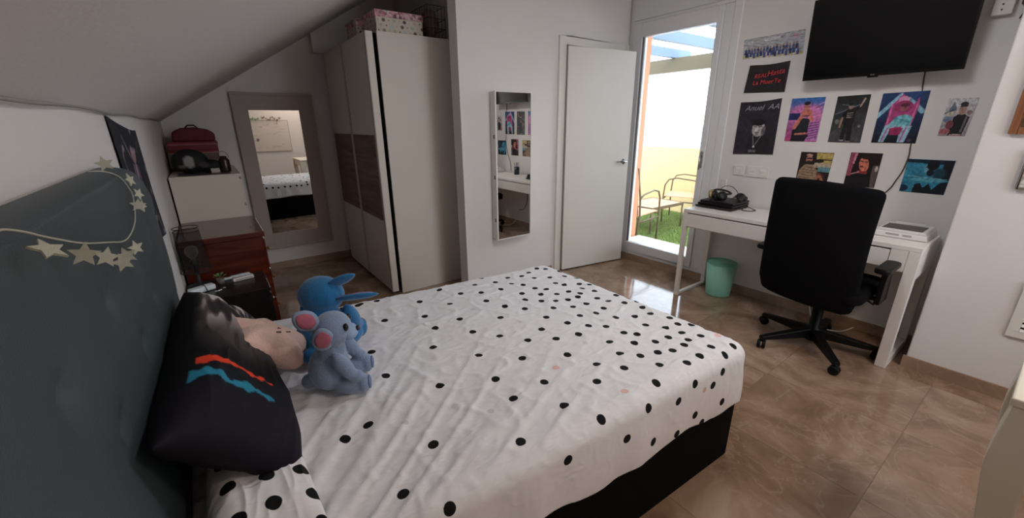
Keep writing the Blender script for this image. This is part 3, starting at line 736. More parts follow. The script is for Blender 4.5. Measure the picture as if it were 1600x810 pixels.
plush('plush_toy', 'bright blue plush toy sitting behind, turned away toward the wardrobe', (0.235, 1.56, 0.578), R(48), 1.2,
      (22, 104, 156), (16, 70, 112), (150, 116, 150),
      [((0.0, -0.055, 0.215), (0.02, -0.19, 0.235), (0.6, 0.1, 0.9), 0.030), ((0.01, -0.03, 0.262), (0.03, -0.115, 0.305), (0.6, 0.0, 0.6), 0.026)], zs=0.84)

# ================================================================== STAR GARLAND on the headboard
gl = thing('star_garland', 'garland of pale glitter stars draped over the headboard', 'garland', (-0.17, 1.0, 1.2))
gx = -0.176
gpts = [(-0.19, 0.30, 1.325), (gx, 0.45, 1.326), (gx, 0.581, 1.321), (gx, 0.642, 1.310), (gx, 0.73, 1.283), (gx, 0.862, 1.246), (gx, 1.032, 1.209), (gx, 1.13, 1.188), (gx, 1.208, 1.180), (gx, 1.30, 1.183), (gx, 1.37, 1.196), (gx, 1.430, 1.232), (gx, 1.425, 1.258), (gx-0.005, 1.37, 1.298), (-0.195, 1.30, 1.318), (-0.215, 1.27, 1.322)]
def catmull(p, n=5):
    p = [Vector(q) for q in p]; o = []
    for i in range(len(p)-1):
        a, b_, c, d = p[max(i-1, 0)], p[i], p[i+1], p[min(i+2, len(p)-1)]
        for k in range(n):
            t_ = k/n; o.append(0.5*((2*b_)+(c-a)*t_+(2*a-5*b_+4*c-d)*t_*t_+(3*b_-a-3*c+d)*t_**3))
    o.append(p[-1]); return o
glit = M('glitter_cream', (206, 206, 188), 0.6, bump=(900, 0.6))
MB().tube(catmull(gpts), 0.0014, 6).build('cord', glit, gl)
def star(c, r, q, parent, name='star', th=0.003, mat=None):
    poly = []
    for k in range(10):
        a = math.pi/2+k*math.pi/5; rr = r if k % 2 == 0 else r*0.47; poly.append((rr*math.cos(a), rr*math.sin(a)))
    c = Vector(c)
    return MB().prism(poly, -th/2, th/2, lambda u, v, w: c+q @ Vector((u, v, w))).build(name, mat or glit, parent)
from mathutils import Euler
stars = [((gx+.012, 0.66, 1.283), 62, -20, 50), ((gx+.014, 0.777, 1.247), 8, -15, 12), ((gx+.012, 0.898, 1.212), 28, -25, 15), ((gx+.016, 0.981, 1.180), 20, 8, 5), ((gx+.012, 1.054, 1.175), 10, 12, 5), ((gx+.010, 1.186, 1.160), 45, 5, 5),
         ((gx+.014, 1.36, 1.228), 15, 60, 10), ((gx+.008, 1.46, 1.212), 62, -35, 10), ((gx+.008, 1.47, 1.243), 60, -45, 10), ((gx+.006, 1.42, 1.285), 66, -65, 10), ((-0.19, 1.30, 1.335), 12, 10, 0)]
for (c, yw, inp, tl) in stars:
    # yw: turn about the vertical (0 = facing the foot of the room side), inp: spin in its plane, tl: backward tilt
    q = Matrix.Rotation(R(yw), 3, 'Z') @ Matrix.Rotation(R(90-tl), 3, 'X') @ Matrix.Rotation(R(inp), 3, 'Z')
    star(c, 0.0175, q, gl)

# ================================================================== POSTERS
def paper(name, label, cat, corners, paint, parent=None, nx=72, ny=96, wave=0.0, wall='R', off=0.0015, rough=0.45, group=None):
    """corners TL,TR,BR,BL as (y,z) on the television wall (or x fixed wall L)"""
    TL, TR, BR, BL = [np.array(c, float) for c in corners]
    U, Vv = np.meshgrid(np.linspace(0, 1, nx), np.linspace(0, 1, ny), indexing='ij'); u = U.ravel(); v = Vv.ravel()   # v: 0 bottom, 1 top
    P2 = (BL[None]*(1-u)[:, None]+BR[None]*u[:, None])*(1-v)[:, None]+(TL[None]*(1-u)[:, None]+TR[None]*u[:, None])*v[:, None]
    dep = off+wave*(0.5+0.5*np.sin(u*7+v*3+1))*(0.3+np.abs(v-0.5))
    if wall == 'R': X = XR-dep
    elif wall == 'P': X = XP-dep
    else: X = XL+dep
    Vt = np.stack([X, P2[:, 0], P2[:, 1]+(wave*0.8*np.sin(u*5+2)*v if wave else 0)], 1)
    f = grid_faces(nx, ny)
    o = npmesh(name, Vt, f, M('print_'+str(rough), (128, 128, 128), rough, attr='Col'), parent, cols=np.clip(paint(u, v)*(1+0.55*ndnoise(u, v, 13, 3)[:, None]+0.35*ndnoise(u, v, 29, 8)[:, None]), 0, 1))
    s_ = o.modifiers.new('thickness', 'SOLIDIFY'); s_.thickness = 0.0006; s_.offset = 0
    if parent is None: tag(o, label, cat, group)
    return o
class Px:
    def __init__(s, u, v, bgc, asp=0.75): s.u, s.v, s.a = u, v, asp; s.c = np.tile(lina(bgc), (len(u), 1)); s.n = None
    def vgrad(s, top, bot): t_ = s.v[:, None]; s.c = lina(bot)*(1-t_)+lina(top)*t_; return s
    def ell(s, x, y, rx, ry, col, rot=0, soft=0.12):
        dx = s.u-x; dy = s.v-y; c_, n_ = math.cos(rot), math.sin(rot)
        dx, dy = dx*s.a*c_+dy*n_, -dx*s.a*n_+dy*c_
        q = (dx/(rx*s.a))**2+(dy/ry)**2; s.c = blend(s.c, smooth(1+soft, 1-soft, q), col); return s
    def poly(s, pts, col, al=1.0):
        ins = np.zeros(len(s.u), bool); n = len(pts)
        for i in range(n):
            x0, y0 = pts[i]; x1, y1 = pts[(i+1) % n]
            if y0 == y1: continue
            cnd = ((y0 > s.v) != (y1 > s.v)) & (s.u < (x1-x0)*(s.v-y0)/(y1-y0)+x0); ins ^= cnd
        s.c = blend(s.c, ins*al, col); return s
    def line(s, x0, y0, x1, y1, w, col, al=1.0):
        dx, dy = (x1-x0)*s.a, y1-y0; L = dx*dx+dy*dy; t_ = np.clip((((s.u-x0)*s.a)*dx+(s.v-y0)*dy)/L, 0, 1)
        d = np.hypot((s.u-x0)*s.a-t_*dx, s.v-y0-t_*dy); s.c = blend(s.c, smooth(w, w*0.6, d)*al, col); return s
    def noise(s, sc, amt, seed=0, region=None):
        k = ndnoise(s.u*s.a, s.v, sc, seed)*amt; 
        if region is not None: k = k*region
        s.c = np.clip(s.c*(1+k[:, None]), 0, 1); return s

def p_team(u, v):
    p = Px(u, v, (176, 178, 184), 2.6)
    p.poly([(0, 0), (1, 0), (1, 0.12), (0, 0.2)], (190, 178, 130))
    p.ell(0.12, 0.8, 0.045, 0.1, (205, 208, 212)); p.poly([(0.36, 0.75), (0.62, 0.78), (0.62, 0.92), (0.36, 0.9)], (204, 204, 206)); p.ell(0.86, 0.8, 0.05, 0.1, (196, 160, 170))
    for r_, (n_, y) in enumerate(((17, 0.44), (15, 0.28))):
        for k in range(n_):
            x = 0.05+0.9*(k+0.5*r_)/n_; q = y+0.03*math.sin(k*2.1)
            p.poly([(x-0.022, q-0.22), (x+0.022, q-0.22), (x+0.02, q), (x-0.02, q)], (62, 82, 140) if k % 4 else (40, 54, 104))
            p.poly([(x-0.012, q-0.36), (x+0.012, q-0.36), (x+0.012, q-0.22), (x-0.012, q-0.22)], (206, 200, 190) if (k+r_) % 3 else (30, 34, 54))
            p.ell(x, q+0.045, 0.013, 0.05, (150, 118, 100))
    return p.c
def p_lettering(u, v): return Px(u, v, (34, 30, 34), 1.3).noise(3, 0.3).c
def p_portrait(u, v):
    p = Px(u, v, (42, 38, 48), 0.75).noise(2.5, 0.35)
    p.poly([(0.30, 0.02), (0.36, 0.34), (0.45, 0.40), (0.68, 0.40), (0.85, 0.30), (0.9, 0.02)], (30, 27, 33))
    p.ell(0.55, 0.49, 0.155, 0.145, (186, 180, 180)); p.ell(0.68, 0.44, 0.05, 0.09, (96, 90, 96), soft=.5); p.ell(0.54, 0.61, 0.17, 0.065, (22, 20, 25)); p.poly([(0.38, 0.60), (0.38, 0.55), (0.7, 0.58), (0.7, 0.63)], (22, 20, 25))
    p.ell(0.70, 0.50, 0.03, 0.035, (110, 104, 106)); p.line(0.44, 0.535, 0.51, 0.525, 0.010, (30, 28, 32)); p.line(0.56, 0.525, 0.64, 0.535, 0.010, (30, 28, 32))
    p.line(0.53, 0.52, 0.51, 0.46, 0.008, (196, 190, 190)); p.ell(0.52, 0.415, 0.045, 0.012, (70, 58, 60)); p.ell(0.53, 0.375, 0.05, 0.012, (90, 84, 88))
    p.line(0.44, 0.36, 0.49, 0.16, 0.008, (140, 138, 140)); p.line(0.66, 0.38, 0.50, 0.16, 0.008, (140, 138, 140)); p.ell(0.495, 0.145, 0.025, 0.02, (190, 188, 188))
    p.poly([(0.38, 0.04), (0.56, 0.04), (0.56, 0.085), (0.38, 0.085)], (110, 106, 108))
    return p.c
def p_pink(u, v):
    p = Px(u, v, (200, 110, 170), 0.78).vgrad((40, 110, 180), (190, 70, 120)); p.ell(0.5, 0.6, 0.55, 0.25, (206, 120, 176), soft=0.6)
    p.poly([(0, 0.5), (0.35, 0.5), (0.35, 0.66), (0, 0.66)], (28, 40, 92)); 
    for k in range(4): p.line(0.45, 0.5+0.06*k, 1.0, 0.62+0.09*k, 0.012, (230, 150, 205), 0.7)
    p.poly([(0.65, 0.02), (1, 0.02), (1, 0.48), (0.72, 0.44)], (190, 120, 186))
    for k in range(7): p.line(0.7, 0.06+0.06*k, 0.96, 0.12+0.055*k, 0.012, (72, 40, 92))
    p.poly([(0.2, 0.30), (0.42, 0.55), (0.68, 0.52), (0.66, 0.18), (0.3, 0.18)], (30, 40, 44)); p.poly([(0.18, 0.0), (0.62, 0.0), (0.72, 0.16), (0.34, 0.22), (0.2, 0.3)], (26, 26, 34))
    p.line(0.5, 0.74, 0.24, 0.33, 0.055, (206, 120, 104)); p.line(0.62, 0.66, 0.72, 0.5, 0.05, (206, 120, 104)); p.ell(0.55, 0.66, 0.16, 0.09, (196, 112, 100)); p.line(0.3, 0.17, 0.62, 0.19, 0.026, (206, 120, 110))
    p.ell(0.50, 0.80, 0.09, 0.085, (200, 128, 112)); p.ell(0.50, 0.875, 0.095, 0.045, (36, 26, 36)); p.line(0.42, 0.8, 0.58, 0.8, 0.012, (50, 30, 40)); p.line(0.43, 0.58, 0.62, 0.6, 0.014, (60, 30, 40))
    return p.c
def p_stage(u, v):
    p = Px(u, v, (46, 52, 58), 0.68).vgrad((22, 24, 28), (70, 70, 74)).noise(5, 0.6, 4)
    p.line(0.05, 0.62, 0.75, 0.80, 0.012, (120, 134, 150), 0.7); p.line(0.2, 0.82, 0.6, 0.78, 0.008, (130, 140, 150), 0.5); p.ell(0.15, 0.45, 0.07, 0.05, (116, 120, 116), soft=0.5); p.ell(0.85, 0.35, 0.04, 0.03, (130, 130, 124), soft=.5)
    p.poly([(0.34, 0.04), (0.46, 0.04), (0.50, 0.35), (0.54, 0.04), (0.68, 0.04), (0.64, 0.42), (0.38, 0.42)], (18, 18, 20))
    p.poly([(0.34, 0.40), (0.66, 0.40), (0.68, 0.70), (0.58, 0.74), (0.42, 0.73), (0.27, 0.64), (0.27, 0.52), (0.36, 0.55)], (14, 13, 15)); p.line(0.60, 0.70, 0.76, 0.76, 0.045, (14, 13, 15)); p.line(0.77, 0.77, 0.86, 0.92, 0.022, (176, 160, 150))
    p.line(0.29, 0.53, 0.26, 0.34, 0.026, (160, 122, 110)); p.ell(0.49, 0.77, 0.075, 0.055, (158, 130, 120)); p.ell(0.49, 0.815, 0.085, 0.035, (14, 12, 14))
    for k in range(3): p.line(0.42, 0.63-0.045*k, 0.58, 0.635-0.045*k, 0.010, (150, 140, 136))
    p.line(0.36, 0.05, 0.46, 0.05, 0.012, (170, 168, 166)); p.line(0.55, 0.03, 0.66, 0.03, 0.012, (150, 148, 146))
    return p.c
def p_throne(u, v):
    p = Px(u, v, (20, 34, 70), 0.72).vgrad((24, 60, 110), (12, 12, 20)).noise(3, 0.5, 3)
    p.line(-0.05, 0.5, 0.42, 0.95, 0.045, (150, 200, 226), 0.85); p.line(0.95, 0.62, 0.60, 0.86, 0.05, (150, 200, 226), 0.85)
    p.poly([(0.22, 0.30), (0.24, 0.72), (0.36, 0.86), (0.46, 0.98), (0.56, 0.86), (0.74, 0.76), (0.82, 0.90), (0.86, 0.72), (0.78, 0.30)], (176, 66, 128)); p.line(0.26, 0.35, 0.28, 0.78, 0.012, (214, 120, 170)); p.line(0.76, 0.35, 0.82, 0.82, 0.012, (214, 120, 170))
    p.ell(0.50, 0.86, 0.12, 0.065, (222, 150, 190)); p.ell(0.53, 0.72, 0.2, 0.12, (150, 46, 100)); p.ell(0.55, 0.70, 0.09, 0.07, (150, 84, 96)); p.ell(0.56, 0.75, 0.10, 0.035, (90, 30, 60))
    p.poly([(0.28, 0.36), (0.46, 0.54), (0.62, 0.57), (0.78, 0.52), (0.78, 0.36), (0.5, 0.32)], (110, 186, 196)); p.line(0.4, 0.5, 0.72, 0.42, 0.02, (80, 150, 170))
    p.poly([(0.16, 0.02), (0.28, 0.02), (0.38, 0.30), (0.56, 0.36), (0.3, 0.38), (0.22, 0.34)], (150, 196, 214)); p.poly([(0.58, 0.02), (0.74, 0.02), (0.82, 0.34), (0.6, 0.36)], (150, 190, 210)); p.line(0.22, 0.04, 0.30, 0.30, 0.014, (186, 80, 150)); p.line(0.64, 0.04, 0.7, 0.3, 0.014, (186, 80, 150))
    p.poly([(0.36, 0.16), (0.60, 0.16), (0.64, 0.30), (0.34, 0.30)], (150, 40, 90)); p.ell(0.84, 0.06, 0.05, 0.03, (84, 60, 90))
    return p.c
def p_boy(u, v):
    p = Px(u, v, (190, 186, 188), 0.58).vgrad((206, 204, 206), (150, 140, 144)); p.poly([(0.1, 0.66), (0.24, 0.9), (0.4, 0.7)], (96, 112, 132)); p.line(0, 0.6, 0.35, 0.7, 0.02, (56, 62, 80)); p.ell(0.18, 0.45, 0.16, 0.1, (110, 130, 156)); p.ell(0.2, 0.58, 0.14, 0.06, (196, 190, 170)); p.ell(0.86, 0.62, 0.10, 0.06, (150, 120, 116))
    p.poly([(0.34, 0.02), (0.36, 0.5), (0.48, 0.57), (0.72, 0.58), (0.92, 0.5), (0.86, 0.02)], (22, 20, 24)); p.poly([(0.74, 0.1), (0.82, 0.1), (0.86, 0.52), (0.78, 0.54)], (104, 100, 104)); p.ell(0.60, 0.70, 0.13, 0.14, (168, 130, 118)); p.ell(0.6, 0.84, 0.14, 0.06, (36, 30, 34)); p.line(0.5, 0.78, 0.72, 0.79, 0.018, (20, 18, 22))
    p.ell(0.30, 0.30, 0.14, 0.12, (120, 60, 66)); p.ell(0.18, 0.12, 0.22, 0.08, (176, 100, 106)); p.poly([(0.4, 0.0), (0.8, 0.0), (0.84, 0.06), (0.42, 0.05)], (180, 150, 146)); return p.c
def p_shirt(u, v):
    p = Px(u, v, (34, 22, 22), 1.2); p.poly([(0.55, 0.6), (1, 0.6), (1, 0.98), (0.5, 0.98)], (186, 166, 96)); p.poly([(0.6, 0.74), (1, 0.74), (1, 0.78), (0.6, 0.80)], (90, 70, 40)); p.poly([(0.45, 0.5), (1, 0.5), (1, 0.64), (0.5, 0.66)], (176, 160, 140)); p.poly([(0.62, 0.38), (1, 0.36), (1, 0.52), (0.62, 0.52)], (96, 142, 152)); p.ell(0.62, 0.72, 0.14, 0.06, (40, 26, 22))
    p.poly([(0.02, 0.0), (0.05, 0.4), (0.2, 0.6), (0.45, 0.6), (0.62, 0.4), (0.66, 0.0)], (150, 126, 100))
    for k in range(6): p.line(0.05+0.03*k, 0.08+0.085*k, 0.4+0.03*k, 0.05+0.085*k, 0.014, (76, 56, 44), 0.8)
    p.ell(0.30, 0.76, 0.10, 0.13, (168, 116, 96)); p.ell(0.31, 0.66, 0.09, 0.06, (44, 28, 26)); p.line(0.23, 0.79, 0.40, 0.80, 0.026, (24, 18, 20)); p.ell(0.29, 0.90, 0.10, 0.04, (190, 150, 134)); p.line(0.6, 0.1, 0.72, 0.26, 0.07, (160, 106, 84)); p.line(0.72, 0.26, 0.86, 0.04, 0.055, (160, 106, 84)); p.line(0.62, 0.34, 0.84, 0.22, 0.03, (110, 50, 44)); return p.c
def p_red(u, v):
    p = Px(u, v, (26, 12, 18), 0.95); p.poly([(0.0, 0.3), (0.02, 1), (0.18, 1), (0.14, 0.3)], (150, 70, 90)); p.poly([(0.12, 0.7), (0.16, 1), (0.24, 1), (0.18, 0.65)], (200, 130, 150)); p.poly([(0.78, 0.02), (0.8, 0.64), (0.98, 0.66), (0.98, 0.02)], (92, 80, 82)); p.ell(0.92, 0.55, 0.05, 0.08, (190, 176, 176))
    p.poly([(0.02, 0.0), (0.1, 0.26), (0.35, 0.42), (0.55, 0.5), (0.78, 0.4), (0.85, 0.0)], (18, 14, 18)); p.ell(0.50, 0.66, 0.15, 0.22, (206, 120, 96), rot=0.3); p.ell(0.53, 0.87, 0.15, 0.06, (44, 24, 24)); p.ell(0.44, 0.60, 0.06, 0.03, (90, 30, 34)); p.line(0.38, 0.76, 0.46, 0.74, 0.018, (40, 20, 24)); p.line(0.52, 0.74, 0.60, 0.74, 0.014, (50, 24, 24)); p.line(0.38, 0.44, 0.62, 0.42, 0.05, (150, 50, 52)); p.line(0.16, 0.36, 0.4, 0.44, 0.02, (180, 140, 150)); return p.c
def p_blue(u, v):
    p = Px(u, v, (52, 134, 164), 1.05).noise(3, 0.35, 2); p.poly([(0, 0.9), (1, 0.86), (1, 1), (0, 1)], (16, 40, 58)); p.poly([(0.78, 0.45), (1, 0.4), (1, 1), (0.8, 1)], (10, 18, 30)); p.ell(0.75, 0.6, 0.14, 0.16, (26, 62, 82), soft=0.5)
    p.poly([(0.28, 0.0), (0.3, 0.26), (0.42, 0.3), (0.5, 0.16), (0.6, 0.3), (0.7, 0.12), (0.84, 0.34), (1, 0.4), (1, 0)], (10, 20, 32)); p.ell(0.50, 0.74, 0.09, 0.16, (120, 170, 190)); p.ell(0.58, 0.84, 0.13, 0.15, (12, 16, 28)); p.ell(0.56, 0.62, 0.08, 0.10, (14, 24, 38)); p.line(0.44, 0.78, 0.50, 0.77, 0.014, (14, 30, 44)); p.line(0.1, 0.5, 0.95, 0.44, 0.008, (150, 196, 210)); p.ell(0.55, 0.4, 0.4, 0.06, (96, 168, 188), soft=0.6); p.ell(0.06, 0.12, 0.12, 0.1, (20, 44, 72)); return p.c

K = XR/3.585; sy = lambda y: y*K; sz = lambda z: H+(z-H)*K
def rs(cs): return [(sy(y), sz(z)) for y, z in cs]
G = 'posters on the television wall'
paper('poster', 'wide team photograph of players in blue, topmost print left of the television', 'poster', rs([(1.80, 2.02), (1.38, 2.03), (1.37, 1.87), (1.79, 1.88)]), p_team, nx=140, ny=56, group=G)
po = paper('poster', 'small black landscape poster with red lettering', 'poster', rs([(1.725, 1.825), (1.44, 1.83), (1.44, 1.62), (1.74, 1.63)]), p_lettering, wave=0.006, group=G, nx=40, ny=30)
po2 = paper('poster', 'black and white portrait poster with silver name across its top', 'poster', rs([(1.75, 1.555), (1.45, 1.575), (1.44, 1.165), (1.75, 1.155)]), p_portrait, wave=0.006, group=G, nx=90, ny=120)
paper('poster', 'pink and blue poster of a person with bare arms, hand at chin', 'poster', rs([(1.38, 1.57), (1.17, 1.572), (1.17, 1.268), (1.38, 1.268)]), p_pink, group=G)
paper('poster', 'dark concert poster of a person in black raising one arm', 'poster', rs([(1.10, 1.57), (0.92, 1.575), (0.915, 1.268), (1.10, 1.268)]), p_stage, group=G)
paper('poster', 'poster of a person seated on a magenta throne over blue light', 'poster', rs([(0.86, 1.575), (0.64, 1.58), (0.64, 1.272), (0.858, 1.272)]), p_throne, group=G)
paper('poster', 'small pale poster of a person in black top and cap, furthest right', 'poster', rs([(0.55, 1.53), (0.43, 1.53), (0.438, 1.32), (0.552, 1.32)]), p_boy, group=G)
paper('poster', 'poster of a bearded person in patterned shirt, lower row, partly behind chair', 'poster', rs([(1.25, 1.195), (1.045, 1.195), (1.05, 0.98), (1.25, 0.98)]), p_shirt, group=G)
paper('poster', 'poster of a laughing person in black against dark red, lower row', 'poster', rs([(0.95, 1.205), (0.78, 1.205), (0.78, 0.98), (0.95, 0.98)]), p_red, group=G)
paper('poster', 'landscape poster in bright teal blue with a dark-haired face', 'poster', rs([(0.65, 1.18), (0.44, 1.18), (0.445, 0.975), (0.652, 0.975)]), p_blue, group=G, nx=90, ny=80)

def text_on(txt, size, y, z, mat, parent, shear=0, wall='R', depth=0.0008, xoff=0.005, align='CENTER', rot=0, name='lettering', sx_=1.0):
    c = bpy.data.curves.new('txt', 'FONT'); c.body = txt; c.size = size; c.align_x = align; c.align_y = 'CENTER'; c.shear = shear; c.extrude = depth/2
    to = bpy.data.objects.new('txt', c); COL.objects.link(to)
    dg = bpy.context.evaluated_depsgraph_get(); me = bpy.data.meshes.new_from_object(to.evaluated_get(dg)); bpy.data.objects.remove(to)
    X = (XR if wall == 'R' else XP)-xoff
    cr_, sn = math.cos(rot), math.sin(rot)
    off = wpos(parent)
    for vt in me.vertices:
        a, b_, w = vt.co; a *= sx_; a, b_ = a*cr_-b_*sn, a*sn+b_*cr_
        vt.co = Vector((X-w, y-a, z+b_))-off
    me.materials.clear(); me.materials.append(mat)
    o = bpy.data.objects.new(name, me); COL.objects.link(o); o.parent = parent
    return o
redi = M('red_ink', (214, 62, 72), 0.5); silver = M('silver_ink', (164, 160, 166), 0.5)
yc = sy(1.575)
text_on('REAL', 0.040, yc+0.052, sz(1.745), redi, po, 0.15, rot=0.05, xoff=0.0105)
text_on('Hasta', 0.052, yc-0.05, sz(1.762), redi, po, 0.25, rot=0.12, xoff=0.0105)
text_on('La MuerTe', 0.044, yc+0.005, sz(1.70), redi, po, 0.15, rot=0.03, xoff=0.0105)
text_on('Anuel', 0.054, sy(1.635), sz(1.512), silver, po2, 0.35, rot=0.04, xoff=0.0115, sx_=1.05)
text_on('AA', 0.054, sy(1.495), sz(1.519), silver, po2, 0.35, rot=0.04, xoff=0.0115, sx_=1.05)

# switches
def switchplate(label, y0, y1, z0, z1, n):
    t = thing('light_switch', label, 'switch', (XR, (y0+y1)/2, z0))
    MB().box(XR-0.009, XR, y0, y1, z0, z1).build('plate', whitem, t, bev=0.003)
    w = (y1-y0)/n
    for k in range(n):
        MB().box(XR-0.013, XR-0.0085, y0+k*w+0.02, y0+(k+1)*w-0.02, (z0+z1)/2-0.003, z1-0.022).build('rocker', white, t, bev=0.0015)
        MB().box(XR-0.012, XR-0.0085, y0+k*w+0.02, y0+(k+1)*w-0.02, z0+0.02, (z0+z1)/2-0.006).build('rocker', white, t, bev=0.0015)
switchplate('single white switch plate beside the balcony door', sy(1.635), sy(1.72), sz(0.985), sz(1.07), 1)
switchplate('double white switch plate above the desk', sy(1.445), sy(1.615), sz(0.98), sz(1.067), 2)

# ---- television
tvt = thing('television', 'black flat-screen television mounted on the wall above the posters', 'television', (3.42, 0.88, 1.67))
tilt = math.atan2(3.40-3.355, 0.46)
mt = Matrix.Translation((3.40, 0, 1.672)) @ Matrix.Rotation(-tilt, 4, 'Y')
ty0, ty1, tz = 0.498, 1.265, 0.475
MB().box(0.0, 0.05, ty0+0.06, ty1-0.06, 0.05, tz-0.06, mt).build('rear_housing', blackp, tvt, bev=0.01)
MB().box(-0.016, 0.0, ty0, ty1, 0.0, tz, mt).build('bezel', M('gloss_black', (8, 8, 10), 0.25), tvt, bev=0.003)
MB().box(-0.018, -0.0162, ty0+0.012, ty1-0.012, 0.016, tz-0.012, mt).build('screen', M('tv_screen', (4, 4, 6), 0.18, spec=0.4), tvt)
MB().box(-0.016, 0.0, 0.862, 0.912, -0.008, 0.0, mt).build('logo_tab', M('gloss_black', (8, 8, 10), 0.25), tvt)
lt = text_on('LG', 0.013, 0.887, 1.672+0.006, M('grey_ink', (150, 150, 150), 0.5), tvt, xoff=XR-3.40+0.0185, name='logo', sx_=1.2)
MB().box(3.44, XR, 0.78, 0.98, 1.78, 2.02).build('wall_bracket', blackp, tvt)
cb = [(3.485, 0.672, 1.74), (3.492, 0.670, 1.66), (XR-0.003, 0.665, 1.60), (XR+0.003, 0.660, 1.555), (XR+0.004, 0.655, 1.45), (XR+0.004, 0.645, 1.30), (XR-0.003, 0.642, 1.255), (XR-0.004, 0.637, 1.20), (XR-0.004, 0.645, 1.115), (XR-0.004, 0.664, 1.05), (XR-0.004, 0.68, 1.0), (XR-0.004, 0.72, 0.93), (XR-0.006, 0.75, 0.85), (XR-0.01, 0.76, 0.77)]
tag(MB().tube(catmull(cb, 6), 0.0035, 6).build('cable', M('dark_grey_cable', (70, 66, 64), 0.6)), 'dark cable hanging down the wall from the television', 'cable')

# socket high right of the TV
s = thing('wall_socket', 'white socket box high on the wall right of the television', 'socket', (XR, 0.36, 1.93))
MB().box(XR-0.035, XR, 0.40, 0.475, 1.925, 2.02).build('box', whitem, s, bev=0.004)
for z in (1.95, 1.975): MB().lathe([(0.004, 0), (0.004, 0.002)], (XR-0.035, 0.44, z), 10, axis=(-1, 0, 0)).build('hole', M('dark_hole', (50, 46, 40), 0.8), s)
b = MB().box(XR-0.03, XR-0.004, 0.355, 0.378, 1.965, 2.03); b.tube([(XR-0.012, 0.366, 1.97), (XR-0.012, 0.36, 1.93), (XR-0.01, 0.37, 1.9)], 0.003, 6)
tag(b.build('plug', M('dark_plug', (44, 38, 32), 0.6)), 'small dark plug on the wall beside the white socket box', 'plug')

# ================================================================== DESK
dk = thing('desk', 'narrow white desk with drawer under the posters', 'desk', (3.25, 1.09, 0))
desk_w = M('desk_white', (232, 226, 220), 0.42)
X0, X1, Y0, Y1 = 3.03, 3.475, 0.385, 1.80
MB().box(X0, X1, Y0, Y1, 0.722, 0.75).build('desktop', desk_w, dk, bev=0.003)
MB().box(X0+0.002, X0+0.018, Y0+0.13, Y1-0.035, 0.61, 0.714).build('drawer', desk_w, dk, bev=0.002)
MB().box(X0+0.02, X1-0.02, Y0+0.10, Y1-0.02, 0.60, 0.615).build('drawer_box', desk_w, dk)
MB().box(X0, X0+0.018, Y0+0.053, Y0+0.127, 0.60, 0.722).build('front_panel', desk_w, dk)
MB().box(X0, X0+0.03, Y1-0.034, Y1, 0.0, 0.722).build('leg', desk_w, dk, bev=0.002)
MB().box(X1-0.03, X1, Y1-0.034, Y1, 0.0, 0.722).build('leg', desk_w, dk, bev=0.002)
MB().box(X0+0.03, X1-0.03, Y1-0.03, Y1, 0.60, 0.722).build('side_panel', desk_w, dk)
MB().box(X0+0.03, X1-0.03, Y1-0.03, Y1-0.002, 0.0, 0.022).build('floor_bar', desk_w, dk, bev=0.002)
MB().box(X0, X0+0.05, Y0, Y0+0.052, 0.0, 0.722).build('leg', desk_w, dk, bev=0.002)
MB().box(X1-0.04, X1, Y0, Y0+0.04, 0.0, 0.722).build('leg', desk_w, dk, bev=0.002)
MB().box(X0+0.045, X1-0.04, Y0, Y0+0.03, 0.56, 0.722).build('side_panel', desk_w, dk)
MB().box(X0+0.045, X1-0.04, Y0, Y0+0.05, 0.0, 0.06).build('floor_bar', desk_w, dk, bev=0.002)
MB().box(X1-0.015, X1-0.003, Y0+0.04, Y1-0.034, 0.60, 0.722).build('back_panel', desk_w, dk)

# console of three stacked slabs
cn = thing('game_console', 'flat black layered games console on the left end of the desk', 'console', (3.33, 1.64, 0.75))
cm = M('console_black', (26, 22, 26), 0.5)
def parallelo(x0, x1, y0, y1, z0, z1, lean):
    return MB().prism([(x0+lean, z0), (x1, z0), (x1, z1), (x0, z1)], y0, y1, lambda u, v, w: Vector((u, w, v)))
for k, (z, ln) in enumerate(((0.753, 0.0), (0.773, 0.0), (0.793, 0.0))):
    MB().prism([(3.185+0.012*k, z), (3.46, z), (3.46, z+0.016), (3.175+0.012*k, z+0.016)], 1.50, 1.795-0.012*k, lambda u, v, w: Vector((u, w, v))).build('casing_slab', cm, cn, bev=0.002)
MB().box(3.20, 3.455, 1.51, 1.765, 0.7505, 0.80).build('core', blackp, cn)
# headphones with cable on top
hp = thing('headphones', 'black headphones with a gold-toned ear cup on the console', 'headphones', (3.30, 1.63, 0.81))
b = MB(); b.lathe([(0.0, -0.002), (0.034, 0), (0.038, 0.008), (0.038, 0.018), (0.030, 0.026), (0, 0.028)], (3.28, 1.735, 0.848), 24, axis=(0.1, -0.95, 0.1)); part_label(b.build('ear_cup', M('gold_tone', (170, 150, 110), 0.35, metal=0.5), hp), 'gold-toned ear cup')
MB().lathe([(0.030, 0), (0.036, 0.006), (0.034, 0.02), (0.02, 0.024)], (3.28, 1.706, 0.848), 24, axis=(0.1, -0.95, 0.1)).build('ear_pad', blackp, hp)
MB().lathe([(0.030, 0), (0.038, 0.01), (0.038, 0.026), (0.030, 0.038), (0, 0.04)], (3.27, 1.64, 0.842), 24, axis=(-0.3, -0.8, 0.35)).build('ear_cup', blackp, hp)
MB().lathe([(0.026, 0), (0.036, 0.006), (0.034, 0.02), (0.02, 0.024)], (3.278, 1.66, 0.836), 24, axis=(0.3, 0.8, -0.3)).build('ear_pad', blackp, hp)
MB().tube(catmull([(3.28, 1.73, 0.87), (3.33, 1.71, 0.885), (3.38, 1.66, 0.875), (3.37, 1.61, 0.86), (3.30, 1.61, 0.862)], 6), 0.008, 8).build('headband', blackp, hp)
